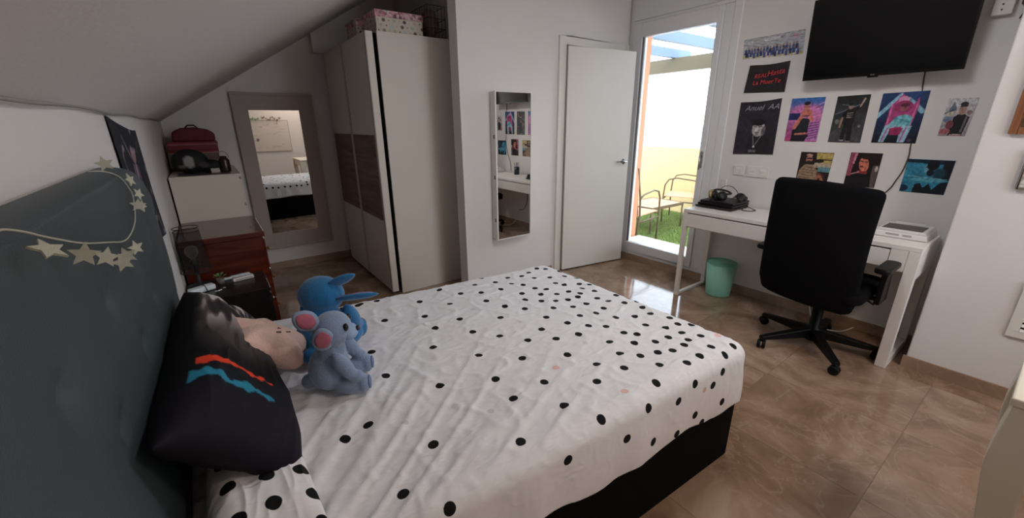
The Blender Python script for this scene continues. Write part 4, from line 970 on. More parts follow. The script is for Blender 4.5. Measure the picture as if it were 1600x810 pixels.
b = MB(); b.tube(catmull([(3.29, 1.66, 0.87), (3.30, 1.65, 0.915), (3.32, 1.60, 0.925), (3.34, 1.56, 0.895), (3.35, 1.535, 0.85)], 6), 0.0025, 6)
for k in range(5):
    b.tube(catmull([(3.33+0.02*math.sin(k), 1.58-0.01*k, 0.822+0.006*k), (3.37, 1.545, 0.87-0.006*k), (3.42, 1.52+0.01*k, 0.845), (3.40, 1.56, 0.82), (3.35, 1.55, 0.828+0.004*k)], 6), 0.003, 6)
tag(b.build('cable', blackp), 'tangled black cables heaped on the console beside the headphones', 'cable')
gp = MB(); gp.ell((3.37, 1.53, 0.835), (0.045, 0.028, 0.02)); gp.ell((3.33, 1.512, 0.828), (0.022, 0.016, 0.018)); gp.ell((3.41, 1.512, 0.828), (0.022, 0.016, 0.018))
tag(gp.build('game_controller', M('dark_grey_plastic', (34, 32, 34), 0.5)), 'dark game controller on the right edge of the console', 'controller')
tag(MB().tube(catmull([(3.42, 1.50, 0.765), (3.40, 1.44, 0.756), (3.36, 1.40, 0.755), (3.30, 1.42, 0.755), (3.30, 1.47, 0.756), (3.34, 1.49, 0.757)], 6), 0.003, 6).build('cable', blackp), 'loop of black cable on the desk right of the console', 'cable')
# pen cup
pc = thing('pen_cup', 'mesh pen cup with pens behind the office chair, seen in the wall cabinet mirror', 'pen cup', (3.40, 1.02, 0.75))
MB().lathe([(0.036, 0), (0.038, 0.10), (0.035, 0.10), (0.033, 0.004), (0, 0.004)], (3.40, 1.02, 0.751), 20).build('cup', M('grey_mesh', (70, 70, 74), 0.4, metal=0.6), pc)
for k in range(6):
    a = k*1.1; MB().tube([(3.40+0.015*math.cos(a), 1.02+0.015*math.sin(a), 0.757), (3.40+0.035*math.cos(a), 1.02+0.035*math.sin(a), 0.91)], 0.004, 6).build('pen', M('pen_%d' % (k % 3), [(40, 60, 140), (200, 190, 180), (30, 30, 30)][k % 3], 0.4), pc)
# white device box at the right end
pr = thing('white_device', 'flat white printer-like device with dark top panel on the desk', 'printer', (3.34, 0.52, 0.75))
dx0, dx1, dy0, dy1 = 3.19, 3.455, 0.40, 0.645
MB().prism([(dy0, 0.752), (dy1, 0.752), (dy1-0.008, 0.785), (dy0+0.008, 0.785)], dx0, dx1, lambda u, v, w: Vector((w, u, v))).build('body', M('device_white', (226, 222, 220), 0.35), pr, bev=0.006, seg=3)
MB().prism([(dy0+0.01, 0.7845), (dy1-0.01, 0.7845), (dy1-0.02, 0.80), (dy0+0.02, 0.80)], dx0+0.01, dx1-0.005, lambda u, v, w: Vector((w, u, v))).build('lid', M('device_white', (226, 222, 220), 0.35), pr, bev=0.004)
MB().box(dx0+0.028, dx1-0.075, dy0+0.035, dy1-0.03, 0.80, 0.802).build('top_panel', M('panel_grey', (84, 78, 80), 0.5), pr)
MB().box(dx1-0.055, dx1-0.02, dy0+0.05, dy1-0.05, 0.80, 0.81).build('rear_bar', M('device_white', (226, 222, 220), 0.35), pr, bev=0.003)
for a_ in ((dy1-0.12, dy1-0.06), (dy0+0.07, dy0+0.11)): MB().box(dx0-0.0005, dx0+0.004, a_[0], a_[1], 0.766, 0.777).build('front_slot', M('slot_grey', (170, 160, 158), 0.5), pr)

# cable under the desk
tag(MB().tube(catmull([(3.44, 1.21, 0.60), (3.435, 1.215, 0.50), (3.43, 1.21, 0.40), (3.42, 1.19, 0.33), (3.41, 1.15, 0.28), (3.42, 1.05, 0.26)], 6), 0.004, 6).build('cable', blackp), 'black cable hanging under the desk left of the office chair', 'cable')
tag(MB().tube(catmull([(3.47, 1.0, 0.26), (3.45, 0.95, 0.12), (3.40, 0.9, 0.03), (3.33, 0.85, 0.008), (3.30, 0.78, 0.008), (3.36, 0.7, 0.008), (3.46, 0.66, 0.02)], 6), 0.004, 6).build('cable', whitem), 'white cable lying on the floor behind the office chair', 'cable')

# ---- waste bin
bn = thing('waste_bin', 'translucent mint green waste bin on the floor under the desk', 'bin', (3.335, 1.575, 0))
mint = M('mint_plastic', (178, 246, 224), 0.35, alpha=0.72)
MB().lathe([(0.0, 0.003), (0.088, 0.003), (0.092, 0.0), (0.095, 0.01), (0.118, 0.285), (0.1145, 0.285), (0.0915, 0.012), (0, 0.010)], (3.335, 1.575, 0.001), 48).build('bucket', mint, bn)
pr_ = [(0.118+0.004*math.cos(a), 0.287+0.004*math.sin(a)) for a in np.linspace(0, 2*math.pi, 9)]
MB().lathe(pr_, (3.335, 1.575, 0.0), 48).build('rim', M('mint_rim', (130, 205, 182), 0.35), bn)

# ================================================================== OFFICE CHAIR
ch = thing('office_chair', 'black high-back office swivel chair pushed up to the desk', 'chair', (2.98, 0.76, 0))
cf = M('chair_fabric', (12, 11, 14), 0.95, spec=0.12, bump=(700, 0.2)); cx, cy = 2.98, 0.76
bp_ = M('base_plastic', (9, 9, 10), 0.45, spec=0.2)
def caster(x, y, a):
    t_ = MB(); d = Vector((math.cos(a), math.sin(a), 0)); n_ = Vector((-d.y, d.x, 0))
    for s_ in (-1, 1): t_.lathe([(0, -0.010), (0.022, -0.010), (0.028, -0.006), (0.028, 0.006), (0.022, 0.010), (0, 0.010)], Vector((x, y, 0.029))+n_*0.014*s_, 18, axis=n_)
    t_.lathe([(0.0, 0), (0.014, 0), (0.014, 0.02), (0, 0.022)], (x, y, 0.05), 10)
    w_ = t_.build('caster', bp_, ch)
R0 = 0.335
for a in (219, 291, 3, 75, 147):
    a = R(a); d = Vector((math.cos(a), math.sin(a), 0)); n_ = Vector((-d.y, d.x, 0)); c = Vector((cx, cy, 0))
    b = MB(); v_ = []
    for (r_, hw, zt, zb) in ((0.03, 0.028, 0.135, 0.075), (R0+0.012, 0.020, 0.086, 0.062)):
        for (s_, z) in ((-1, zb), (1, zb), (1, zt), (-1, zt)): v_.append(c+d*r_+n_*hw*s_*(1.0 if z == zb else 0.8)+Vector((0, 0, z)))
    b.add(v_, [(0, 1, 2, 3), (7, 6, 5, 4), (0, 4, 5, 1), (1, 5, 6, 2), (2, 6, 7, 3), (3, 7, 4, 0)]); b.build('base_arm', bp_, ch, bev=0.004)
    caster(cx+R0*d.x, cy+R0*d.y, a+0.9)
MB().lathe([(0.038, 0.05), (0.042, 0.06), (0.042, 0.14), (0.030, 0.145), (0.030, 0.30), (0.022, 0.30), (0.022, 0.40)], (cx, cy, 0), 24).build('gas_column', bp_, ch)
MB().box(cx-0.16, cx+0.12, cy-0.08, cy+0.08, 0.385, 0.425).build('mechanism', bp_, ch, bev=0.006)
MB().tube([(cx+0.02, cy-0.05, 0.40), (cx+0.02, cy-0.22, 0.395), (cx+0.02, cy-0.25, 0.38)], 0.006, 8).build('lever', bp_, ch)
# seat
def rbox(cx_, cy_, hx_, hy_, z0, z1, r=0.07, n=6, bul=0.012):
    pts_ = []
    for (sx_, sy_, a0) in ((1, 1, 0), (-1, 1, 90), (-1, -1, 180), (1, -1, 270)):
        for k in range(n+1):
            a = R(a0+90*k/n); pts_.append((cx_+sx_*(hx_-r)+r*math.cos(a), cy_+sy_*(hy_-r)+r*math.sin(a)))
    return pts_
b = MB(); b.prism(rbox(cx-0.02, cy, 0.245, 0.245, 0, 0), 0.425, 0.505, lambda u, v, w: Vector((u, v, w))); b.build('seat', cf, ch, bev=0.03, seg=4)
# backrest: curved padded shell, leaning slightly
nu_, nv_ = 36, 44; vs = []
bx = 2.705
for side in (0, 1):
    for i in range(nu_):
        u = -1+2*i/(nu_-1)
        for j in range(nv_):
            t_ = j/(nv_-1); z = 0.365+0.735*t_
            hw = 0.262-0.012*math.sin(t_*math.pi)*0.6
            if t_ < 0.16: hw = 0.235+0.027*(t_/0.16)
            # rounded corners
            rr = 0.038
            yo = u*hw
            topr = 1.10-0.012*u*u
            if z > topr-rr:
                k_ = (z-(topr-rr))/rr; k_ = min(1, k_); hw2 = hw-rr*(1-math.sqrt(max(0, 1-k_*k_))); yo = u*hw2; z = min(z, topr)
            if z < 0.365+rr:
                k_ = ((0.365+rr)-z)/rr; hw2 = hw-rr*(1-math.sqrt(max(0, 1-k_*k_))); yo = u*hw2
            prof = -0.035*math.sin((t_-0.05)*math.pi*1.05)+(-0.01+0.03*t_)*0 - 0.03*(t_)**2+0.02
            edge = (1-abs(u)**6)*(1-abs(2*t_-1)**10)
            x = bx+prof+0.035*u*u + (0.028 if side else -0.022)*edge**0.5
            vs.append((x, cy+0.035+yo, z+0.012*(u)))
fs = grid_faces(nu_, nv_)+[f[::-1] for f in grid_faces(nu_, nv_, nu_*nv_)]
o = npmesh('backrest', vs, fs, cf, ch)
bm = bmesh.new(); bm.from_mesh(o.data); bmesh.ops.remove_doubles(bm, verts=bm.verts, dist=0.0008); bmesh.ops.recalc_face_normals(bm, faces=bm.faces); bm.to_mesh(o.data); bm.free()
MB().tube(catmull([(cx-0.10, cy+0.01, 0.405), (cx-0.21, cy+0.02, 0.40), (bx+0.045, cy+0.03, 0.43), (bx+0.04, cy+0.035, 0.50)], 5), 0.022, 10).build('back_support', bp_, ch)
for s_ in (-1, 1):
    yy = cy+0.02+s_*0.30
    MB().prism([(cx-0.12, 0.43), (cx+0.03, 0.43), (cx-0.01, 0.63), (cx-0.10, 0.63)], yy-0.014, yy+0.014, lambda u, v, w: Vector((u, w, v))).build('armrest_support', bp_, ch, bev=0.005)
    MB().tube([(cx-0.02, yy, 0.435), (cx-0.02, cy+s_*0.18, 0.425)], 0.014, 8).build('armrest_bracket', bp_, ch)
    MB().prism(rbox(cx-0.085, yy, 0.125, 0.035, 0, 0, r=0.03), 0.63, 0.66, lambda u, v, w: Vector((u, v, w))).build('armrest', bp_, ch, bev=0.008)

# ================================================================== WALL MIRROR CABINET
mc = thing('mirror_cabinet', 'tall narrow white wall cabinet with mirrored door between wardrobe and door', 'cabinet', (2.06, YD, 0.45))
X0, X1, Yf, Z0, Z1 = 1.872, 2.240, 2.782, 0.462, 1.656
MB().box(X0+0.004, X1-0.004, Yf+0.018, YD-0.001, Z0+0.004, Z1-0.004).build('body', white, mc, bev=0.002)
dr = MB()
for a in ((X0, X0+0.012, Z0, Z1), (X1-0.012, X1, Z0, Z1)): dr.box(a[0], a[1], Yf, Yf+0.016, a[2], a[3])
for a in ((Z0, Z0+0.008), (Z1-0.008, Z1)): dr.box(X0+0.012, X1-0.012, Yf, Yf+0.016, a[0], a[1])
dr = dr.build('door', white, mc)
MB().box(X0+0.012, X1-0.012, Yf+0.003, Yf+0.008, Z0+0.008, Z1-0.008).build('mirror', mirrorm, dr)
for z in (0.62, 0.98, 1.3): MB().box(X0-0.001, X0+0.004, Yf+0.017, Yf+0.03, z, z+0.03).build('hinge', M('dark_hinge', (60, 60, 60), 0.5), mc)

# ================================================================== WARDROBE
wd = thing('wardrobe', 'tall white sliding-door wardrobe with wood-look band across the doors', 'wardrobe', (1.45, 3.9, 0))
wv = M('wardrobe_cream', (226, 218, 208), 0.45)
oakm = wood('grey_oak', (96, 72, 60), (142, 112, 96), 'Y', 0.55, 3)
MB().box(1.168, 1.775, 3.257, 3.277, 0.0, 2.064).build('side_panel', wv, wd, bev=0.001)
MB().box(1.178, 1.775, 4.505, 4.525, 0.0, 2.064).build('side_panel', wv, wd)
MB().box(1.178, 1.775, 3.277, 4.505, 2.03, 2.064).build('top_panel', wv, wd)
MB().box(1.20, 1.775, 3.277, 4.505, 0.0, 0.06).build('plinth', M('dark_plinth', (30, 26, 26), 0.7), wd)
MB().box(1.765, 1.775, 3.277, 4.505, 0.06, 2.03).build('back_panel', wv, wd)
MB().box(1.14, 1.20, 3.27, 4.51, 0.02, 0.045).build('track', M('dark_plinth', (30, 26, 26), 0.7), wd)
MB().box(1.138, 1.165, 3.268, 4.515, 0.03, 2.05).build('shadow_gap', M('matt_black', (6, 6, 6), 1.0, spec=0.0), wd)
MB().box(1.095, 1.137, 3.8735, 3.8845, 0.035, 2.05).build('gap_shade', M('matt_black', (6, 6, 6), 1.0, spec=0.0), wd)  # matt black strip stands in for the shade between the two doors
def wdoor(y0, y1, xf, lab=None):
    b = MB(); b.box(xf, xf+0.05, y0, y1, 0.03, 2.058)
    d = b.build('door', wv, wd, bev=0.002)
    MB().box(xf-0.0025, xf, y0+0.04, y1-0.002, 0.655, 1.338).build('wood_band', oakm, d)
    MB().box(xf-0.006, xf, y0, y0+0.038, 0.03, 2.058).build('edge_profile', M('profile_beige', (196, 186, 176), 0.4), d, bev=0.002)
    return d
wdoor(3.252, 3.872, 1.085); wdoor(3.886, 4.525, 1.085)

# decorated boxes on top
def boxpaint(u, v, seed, lid):
    rnd = random.Random(seed); p = Px(u, v, (214, 206, 190), 2.6)
    if lid:
        p = Px(u, v, (206, 160, 164), 6)
        for k in range(60): p.ell(rnd.random(), rnd.random(), 0.03, 0.25, rnd.choice([(196, 110, 126), (224, 196, 190), (150, 120, 120), (214, 210, 196), (120, 84, 92), (230, 170, 186)]))
        return p.c
    cols_ = [(176, 188, 172), (110, 96, 92), (190, 202, 204), (192, 184, 160), (160, 140, 134), (206, 170, 164), (90, 80, 82)]
    for r_ in range(3):
        for k in range(9):
            big = (k+r_) % 2; p.ell((k+0.5*(r_ % 2)+0.4)/9, (r_+0.45)/3, 0.036 if big else 0.016, 0.115 if big else 0.05, cols_[(k*3+r_*2+seed) % 7])
    return p.c
def boxside(pts, paint, parent, nx=110, ny=44, name='print_panel', nout=(0, -1, 0)):
    A, B, C, D = [np.array(q, float) for q in pts]   # BL BR TR TL
    U, Vv = np.meshgrid(np.linspace(0, 1, nx), np.linspace(0, 1, ny), indexing='ij'); u = U.ravel()[:, None]; v = Vv.ravel()[:, None]
    P_ = (A*(1-u)+B*u)*(1-v)+(D*(1-u)+C*u)*v + np.array(nout)*0.0008
    o = npmesh(name, P_, grid_faces(nx, ny), M('print_0.6', (128, 128, 128), 0.6, attr='Col'), parent, cols=np.clip(paint(u[:, 0], v[:, 0]), 0, 1)); s__ = o.modifiers.new('thickness', 'SOLIDIFY'); s__.thickness = 0.0008
    return o
def decobox(label, x0, x1, y0, y1, z0, z1, lidh, seed):
    t = thing('storage_box', label, 'box', ((x0+x1)/2, (y0+y1)/2, z0), 'patterned boxes on the wardrobe')
    cb_ = M('box_card', (206, 196, 180), 0.7)
    MB().box(x0+0.004, x1-0.004, y0+0.004, y1-0.004, z0, z1-0.004).build('box_body', cb_, t)
    l_ = MB().box(x0, x1, y0, y1, z1-lidh, z1).build('lid', M('lid_card', (206, 160, 164), 0.7, var=(30, 0.35)), t, bev=0.002)
    boxside([(x0+0.004, y0+0.004, z0), (x1-0.004, y0+0.004, z0), (x1-0.004, y0+0.004, z1-lidh), (x0+0.004, y0+0.004, z1-lidh)], lambda u, v: boxpaint(u, v, seed, False), t)
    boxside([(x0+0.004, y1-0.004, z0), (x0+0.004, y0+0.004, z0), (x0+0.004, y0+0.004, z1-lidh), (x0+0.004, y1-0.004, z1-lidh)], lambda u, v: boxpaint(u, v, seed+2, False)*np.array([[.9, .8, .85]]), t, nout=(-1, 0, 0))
    boxside([(x0, y0, z1-lidh), (x1, y0, z1-lidh), (x1, y0, z1), (x0, y0, z1)], lambda u, v: boxpaint(u, v, seed, True), l_)
    boxside([(x0, y1, z1-lidh), (x0, y0, z1-lidh), (x0, y0, z1), (x0, y1, z1)], lambda u, v: boxpaint(u, v, seed+1, True), l_, nout=(-1, 0, 0))
decobox('dotted box with pink floral lid on top of the wardrobe, at its front edge', 1.185, 1.56, 3.30, 3.58, 2.066, 2.215, 0.045, 1)
decobox('spotted keepsake box behind the pink-lidded box on the wardrobe', 1.13, 1.50, 3.60, 3.86, 2.066, 2.20, 0.05, 4)
# wire basket with purple cloth at the back of the wardrobe top
wb = thing('wire_basket', 'wire basket holding mauve fabric at the back of the wardrobe top', 'basket', (1.68, 3.42, 2.066))
b = MB()
for z in (2.075, 2.14, 2.21, 2.30): b.tube([(1.60, 3.30, z), (1.755, 3.30, z), (1.755, 3.60, z), (1.60, 3.60, z), (1.60, 3.30, z)], 0.0025, 6)
for x in np.linspace(1.60, 1.755, 6): b.tube([(x, 3.30, 2.07), (x, 3.30, 2.30)], 0.002, 6)
for y in np.linspace(3.30, 3.60, 8): b.tube([(1.60, y, 2.07), (1.60, y, 2.30)], 0.002, 6)
b.build('wire_frame', M('wire_brown', (70, 52, 48), 0.5, metal=0.5), wb)
b = MB(); b.ell((1.68, 3.45, 2.19), (0.065, 0.13, 0.115)); o = b.build('fabric', M('mauve_fabric', (128, 108, 116), 0.9, var=(20, 0.4)), wb)
dm = o.modifiers.new('sub', 'SUBSURF'); dm.levels = 1; dm.render_levels = 1

# ================================================================== TALL MIRROR on the far wall
ml_ = thing('wall_mirror', 'tall mirror in a wide taupe frame on the far wall', 'mirror', (0.6, YF, 0.22))
tp = M('taupe_frame', (176, 164, 158), 0.6); yf = 4.625
def frame4(b, x0, x1, z0, z1, ix0, ix1, iz0, iz1, y0, y1):
    b.box(x0, ix0, y0, y1, z0, z1); b.box(ix1, x1, y0, y1, z0, z1); b.box(ix0, ix1, y0, y1, z0, iz0); b.box(ix0, ix1, y0, y1, iz1, z1); return b
frame4(MB(), 0.264, 0.941, 0.226, 1.704, 0.386, 0.812, 0.381, 1.555, yf, YF-0.001).build('frame', tp, ml_, bev=0.003)
frame4(MB(), 0.262, 0.943, 0.224, 1.706, 0.285, 0.920, 0.247, 1.683, yf-0.008, yf).build('outer_moulding', tp, ml_, bev=0.003)
MB().box(0.386, 0.812, yf+0.012, yf+0.018, 0.381, 1.555).build('mirror_glass', mirrorm, ml_)

# ================================================================== DRESSER (white), cabinet (mahogany), nightstand
ds = thing('chest_of_drawers', 'white chest of drawers in the corner under the sloped ceiling', 'chest of drawers', (-0.04, 4.18, 0))
mw = M('dresser_white', (224, 214, 202), 0.45)
dx0_, dx1_, dy0_, dy1_, dz = XL+0.012, 0.168, 3.735, 4.60, 1.075
MB().box(dx0_, dx1_-0.004, dy0_+0.004, dy1_-0.004, 0.0, dz-0.02).build('carcass', mw, ds, bev=0.001)
MB().box(dx0_, dx1_+0.012, dy0_, dy1_, dz-0.02, dz).build('top', mw, ds, bev=0.002)
for k in range(5):
    z0_ = 0.04+k*0.203
    MB().box(dx1_-0.004, dx1_+0.012, dy0_+0.004, dy1_-0.004, z0_, z0_+0.182).build('drawer', mw, ds, bev=0.001)
rc = thing('sideboard', 'reddish mahogany cabinet in front of the white chest of drawers', 'cabinet', (-0.03, 3.4, 0))
mah = wood('mahogany', (66, 22, 14), (104, 40, 24), 'X', 0.22, 4, coat=0.4)
mah_t = wood('mahogany_top', (120, 64, 46), (150, 88, 66), 'X', 0.22, 4, coat=0.3)
MB().box(XL+0.012, 0.19, 3.10, 3.715, 0.0, 0.715).build('carcass', mah, rc, bev=0.003)
MB().box(XL+0.012, 0.21, 3.085, 3.725, 0.717, 0.75).build('top', mah, rc, bev=0.004)
for k in range(3):
    dd = MB().box(0.19, 0.205, 3.11, 3.705, 0.06+k*0.215, 0.265+k*0.215).build('drawer', mah, rc, bev=0.003)
    for y in (3.25, 3.56): MB().lathe([(0.006, 0), (0.006, 0.012), (0.013, 0.018), (0.012, 0.026), (0, 0.028)], (0.205, y, 0.165+k*0.215), 14, axis=(1, 0, 0)).build('knob', M('brass', (170, 130, 70), 0.3, metal=1), dd)
ns = thing('nightstand', 'black bedside table between bed and mahogany cabinet', 'nightstand', (-0.05, 2.88, 0))
nb = M('black_brown_veneer', (26, 22, 22), 0.3, spec=0.5)
NZ = 0.49
MB().box(XL+0.012, 0.145, 2.71, 3.06, 0.0, NZ-0.022).build('carcass', nb, ns, bev=0.002)
MB().box(XL+0.012, 0.157, 2.70, 3.07, NZ-0.02, NZ).build('top', nb, ns, bev=0.002)
for k in range(2):
    dd = MB().box(0.145, 0.157, 2.715, 3.055, 0.05+k*0.205, 0.245+k*0.205).build('drawer', nb, ns, bev=0.002)
    MB().lathe([(0.005, 0), (0.005, 0.012), (0.011, 0.018), (0, 0.022)], (0.157, 2.885, 0.15+k*0.205), 14, axis=(1, 0, 0)).build('knob', chrome, dd)

# lamp: wire-rim shade, clear bulb
lp = thing('table_lamp', 'black table lamp with sheer cylinder shade and clear bulb', 'lamp', (-0.185, 2.985, NZ))
lc = (-0.185, 2.985)
MB().lathe([(0.0, 0), (0.055, 0), (0.055, 0.012), (0.012, 0.02), (0.012, 0.12), (0.020, 0.125), (0.020, 0.165), (0, 0.165)], (lc[0], lc[1], NZ), 24).build('stand', blackp, lp)
b = MB(); ring = lambda r, z: [(lc[0]+r*math.cos(a), lc[1]+r*math.sin(a), z) for a in np.linspace(0, 2*math.pi, 33)]
for rr__, zz__ in ((0.062, 0.365), (0.062, 0.345), (0.074, 0.10)): MB().tube(ring(rr__, NZ+zz__), 0.0025, 6).build('wire_ring', blackp, lp)
for k in range(3):
    a = k*2.1+0.4; MB().tube([(lc[0]+0.02*math.cos(a), lc[1]+0.02*math.sin(a), NZ+0.13), (lc[0]+0.072*math.cos(a), lc[1]+0.072*math.sin(a), NZ+0.105)], 0.002, 6).build('wire_spoke', blackp, lp)
shadem = M('sheer_black_shade', (20, 18, 20), 0.8, alpha=0.5)
MB().add([p for z, r in ((NZ+0.105, 0.074), (NZ+0.345, 0.0622)) for p in [(lc[0]+r*math.cos(a), lc[1]+r*math.sin(a), z) for a in np.linspace(0, 2*math.pi, 33)[:-1]]], [(k, (k+1) % 32, 32+(k+1) % 32, 32+k) for k in range(32)], True).build('lamp_shade', shadem, lp)
bg_ = M('bulb_glass', (235, 225, 210), 0.03, trans=0.9)
MB().lathe([(0.012, 0), (0.014, 0.012), (0.030, 0.035), (0.036, 0.055), (0.030, 0.078), (0.012, 0.09), (0, 0.092)], (lc[0], lc[1], NZ+0.165), 24).build('bulb', bg_, lp)
# small green plant
pl = thing('small_plant', 'tiny green plastic plant in a pot beside the lamp', 'plant', (-0.08, 2.95, NZ))
MB().lathe([(0.016, 0), (0.022, 0.035), (0.019, 0.035), (0.015, 0.004), (0, 0.004)], (-0.08, 2.95, NZ), 16).build('pot', M('grey_pot', (120, 110, 104), 0.5), pl)
lfm = M('leaf_green', (96, 150, 92), 0.5)
for k in range(9):
    a = k*2.4; r_ = 0.018+0.004*(k % 3); c = Vector((-0.08+r_*math.cos(a)*0.6, 2.95+r_*math.sin(a)*0.6, NZ+0.04+0.004*(k % 4))); t_ = c+Vector((math.cos(a)*0.026, math.sin(a)*0.026, 0.014)); s_ = Vector((-math.sin(a), math.cos(a), 0))*0.009
    m_ = (c+t_)/2+Vector((0, 0, 0.004)); MB().add([c, m_+s_, t_, m_-s_, m_+Vector((0, 0, 0.0015))], [(0, 1, 4), (1, 2, 4), (2, 3, 4), (3, 0, 4)]).build('leaf', lfm, pl)
def slab(name, label, cat, c, dx, dy, h, rz, mat, bev=0.004, z=NZ):
    mt = Matrix.Translation((c[0], c[1], z+0.001)) @ Matrix.Rotation(R(rz), 4, 'Z')
    t = thing(name, label, cat, (c[0], c[1], z)); MB().box(-dx/2, dx/2, -dy/2, dy/2, 0, h, mt).build('body', mat, t, bev=bev, seg=3); return t, mt
nw = M('cool_white_plastic', (222, 232, 236), 0.4)
t, mt = slab('wipes_pack', 'white rounded block with black cable across it at nightstand front', 'box', (-0.175, 2.865), 0.13, 0.05, 0.032, 24, nw, 0.008)
MB().tube([mt @ Vector(p) for p in ((0.012, -0.035, 0.003), (0.012, -0.029, 0.02), (0.010, -0.02, 0.038), (0.006, 0.02, 0.038), (0.002, 0.029, 0.02), (0.0, 0.036, 0.003))], 0.0025, 6).build('cable_loop', blackp, t)
t, mt = slab('remote_control', 'slim white remote control at the back of the nightstand', 'remote', (0.005, 3.025), 0.15, 0.032, 0.014, 12, nw, 0.005)
MB().box(-0.06, -0.035, -0.006, 0.006, 0.014, 0.0155, mt).build('display', M('dark_display', (50, 54, 66), 0.3), t)
t, mt = slab('white_power_adapter', 'short white plastic block in front of the slim remote control', 'adapter', (0.035, 2.955), 0.115, 0.04, 0.022, 12, M('warm_white_plastic', (214, 208, 206), 0.4), 0.004)
MB().box(-0.045, 0.05, -0.0205, -0.019, 0.008, 0.012, mt).build('seam', M('seam_grey', (120, 112, 112), 0.6), t)
tag(MB().tube([(-0.115, 2.80, NZ+0.006), (-0.09, 2.81, NZ+0.006), (-0.075, 2.82, NZ+0.006)], [0.004, 0.005, 0.004], 8).ell((-0.068, 2.827, NZ+0.009), (0.009, 0.006, 0.006)).build('earphones', chrome), 'small silver earphones lying at the front edge of the nightstand', 'earphones')
t = thing('glasses', 'spectacles folded on the nightstand behind the remote', 'glasses', (0.03, 3.05, NZ))
b = MB(); 
for x in (0.0, 0.05): b.tube([(x+0.018*math.cos(a), 3.052, NZ+0.022+0.016*math.sin(a)) for a in np.linspace(0, 2*math.pi, 17)], 0.0016, 6)
b.tube([(0.018, 3.052, NZ+0.026), (0.032, 3.052, NZ+0.026)], 0.0016, 6); b.tube([(-0.018, 3.052, NZ+0.024), (-0.02, 3.062, NZ+0.004), (0.06, 3.064, NZ+0.004)], 0.0016, 6); b.build('frame', blackp, t)
t = thing('phone', 'dark phone lying in front of the white rounded block on the nightstand', 'phone', (-0.197, 2.775, NZ)); MB().box(-0.235, -0.16, 2.74, 2.81, NZ+0.001, NZ+0.01).build('body', M('dark_slab', (40, 44, 52), 0.25), t, bev=0.003)

# things on the white chest
DZT = 1.075
tag(MB().box(-0.20, 0.12, 3.78, 4.05, DZT+0.0005, DZT+0.002).build('papers', M('dark_patterned_paper', (90, 84, 86), 0.35, var=(14, 0.7))), 'glossy dark patterned sheet lying on the white chest of drawers', 'paper')
def redbox(label, z0, z1, dx, c1):
    t = thing('red_box', label, 'box', (-0.07, 4.33, z0), 'red boxes stacked on the white chest')
    MB().box(-0.235+dx, 0.085+dx, 4.20, 4.48, z0, z1-0.018).build('box_body', M('red_card_%d' % c1[0], c1, 0.6), t, bev=0.003)
    MB().box(-0.239+dx, 0.089+dx, 4.196, 4.484, z1-0.02, z1).build('lid', M('red_lid', (120, 24, 38), 0.55), t, bev=0.003)
    MB().box(-0.2395+dx, 0.0895+dx, 4.1955, 4.4845, z1-0.0215, z1-0.0185).build('edge_line', M('pale_edge', (190, 150, 140), 0.6), t)
redbox('brown-grey carton at the bottom of the box stack on the chest', DZT+0.003, 1.235, 0, (104, 84, 78))
redbox('dark red box in the middle of the stack on the white chest', 1.236, 1.30, 0.004, (110, 26, 36))
t = thing('red_bag', 'rounded dark red bag on top of the box stack', 'bag', (-0.07, 4.33, 1.301))
b = MB(); b.prism([(-0.20, 1.301), (0.085, 1.301), (0.085, 1.365), (0.04, 1.395), (-0.05, 1.41), (-0.13, 1.405), (-0.19, 1.375)], 4.21, 4.46, lambda u, v, w: Vector((u, w, v))); b.build('body', M('dark_red_fabric', (96, 22, 34), 0.7, bump=(60, 0.3)), t, bev=0.02, seg=3)
MB().tube([(-0.10, 4.33, 1.405), (-0.08, 4.33, 1.425), (-0.04, 4.33, 1.425), (-0.02, 4.33, 1.403)], 0.006, 8).build('handle', M('bag_strap', (60, 20, 26), 0.7), t)
def bagpaint(V_):
    c = np.tile(lina((16, 16, 18)), (len(V_), 1)); 
    e = ((V_[:, 0]+0.115)/0.032)**2+((V_[:, 2]-1.165)/0.045)**2; c = blend(c, smooth(1.2, 0.8, e), (150, 150, 150))
    e = ((V_[:, 0]+0.165)/0.02)**2+((V_[:, 2]-1.13)/0.015)**2; c = blend(c, smooth(1.2, 0.8, e), (110, 108, 110))
    e = ((V_[:, 0]+0.03)/0.03)**2+((V_[:, 2]-1.14)/0.02)**2; c = blend(c, smooth(1.2, 0.8, e)*.6, (90, 74, 80)); return c
b = MB(); b.ell((-0.11, 3.98, 1.165), (0.115, 0.09, 0.09), n=48, m=32); b.ell((0.0, 3.98, 1.125), (0.09, 0.075, 0.05), n=48, m=32)
o = b.build('backpack', M('bag_black', (20, 20, 22), 0.7, attr='Col', bump=(20, 0.3)), weld=False)
for vt in o.data.vertices: vt.co.z = max(vt.co.z, 0.003) if False else vt.co.z
Vw = np.array([tuple(vt.co+o.location) for vt in o.data.vertices]); ca = o.data.color_attributes.new('Col', 'FLOAT_COLOR', 'POINT'); cc = np.ones((len(Vw), 4)); cc[:, :3] = bagpaint(Vw); ca.data.foreach_set('color', cc.ravel())
tag(o, 'slumped black bag with grey patches on the white chest of drawers', 'bag')
tag(MB().box(0.005, 0.06, 3.90, 3.93, DZT+0.003, DZT+0.035).build('card', M('card_white', (196, 190, 186), 0.6), bev=0.001), 'small white card standing between the black bag and the jar', 'card')
t = thing('lantern_jar', 'small dark metal lantern jar at the front right of the white chest', 'jar', (0.10, 3.95, DZT+0.002))
MB().lathe([(0.034, 0), (0.036, 0.008), (0.036, 0.085), (0.028, 0.10), (0.022, 0.105), (0.022, 0.118), (0, 0.12)], (0.10, 3.95, DZT+0.0025), 20).build('body', M('dark_pewter', (74, 64, 60), 0.3, metal=0.8), t)
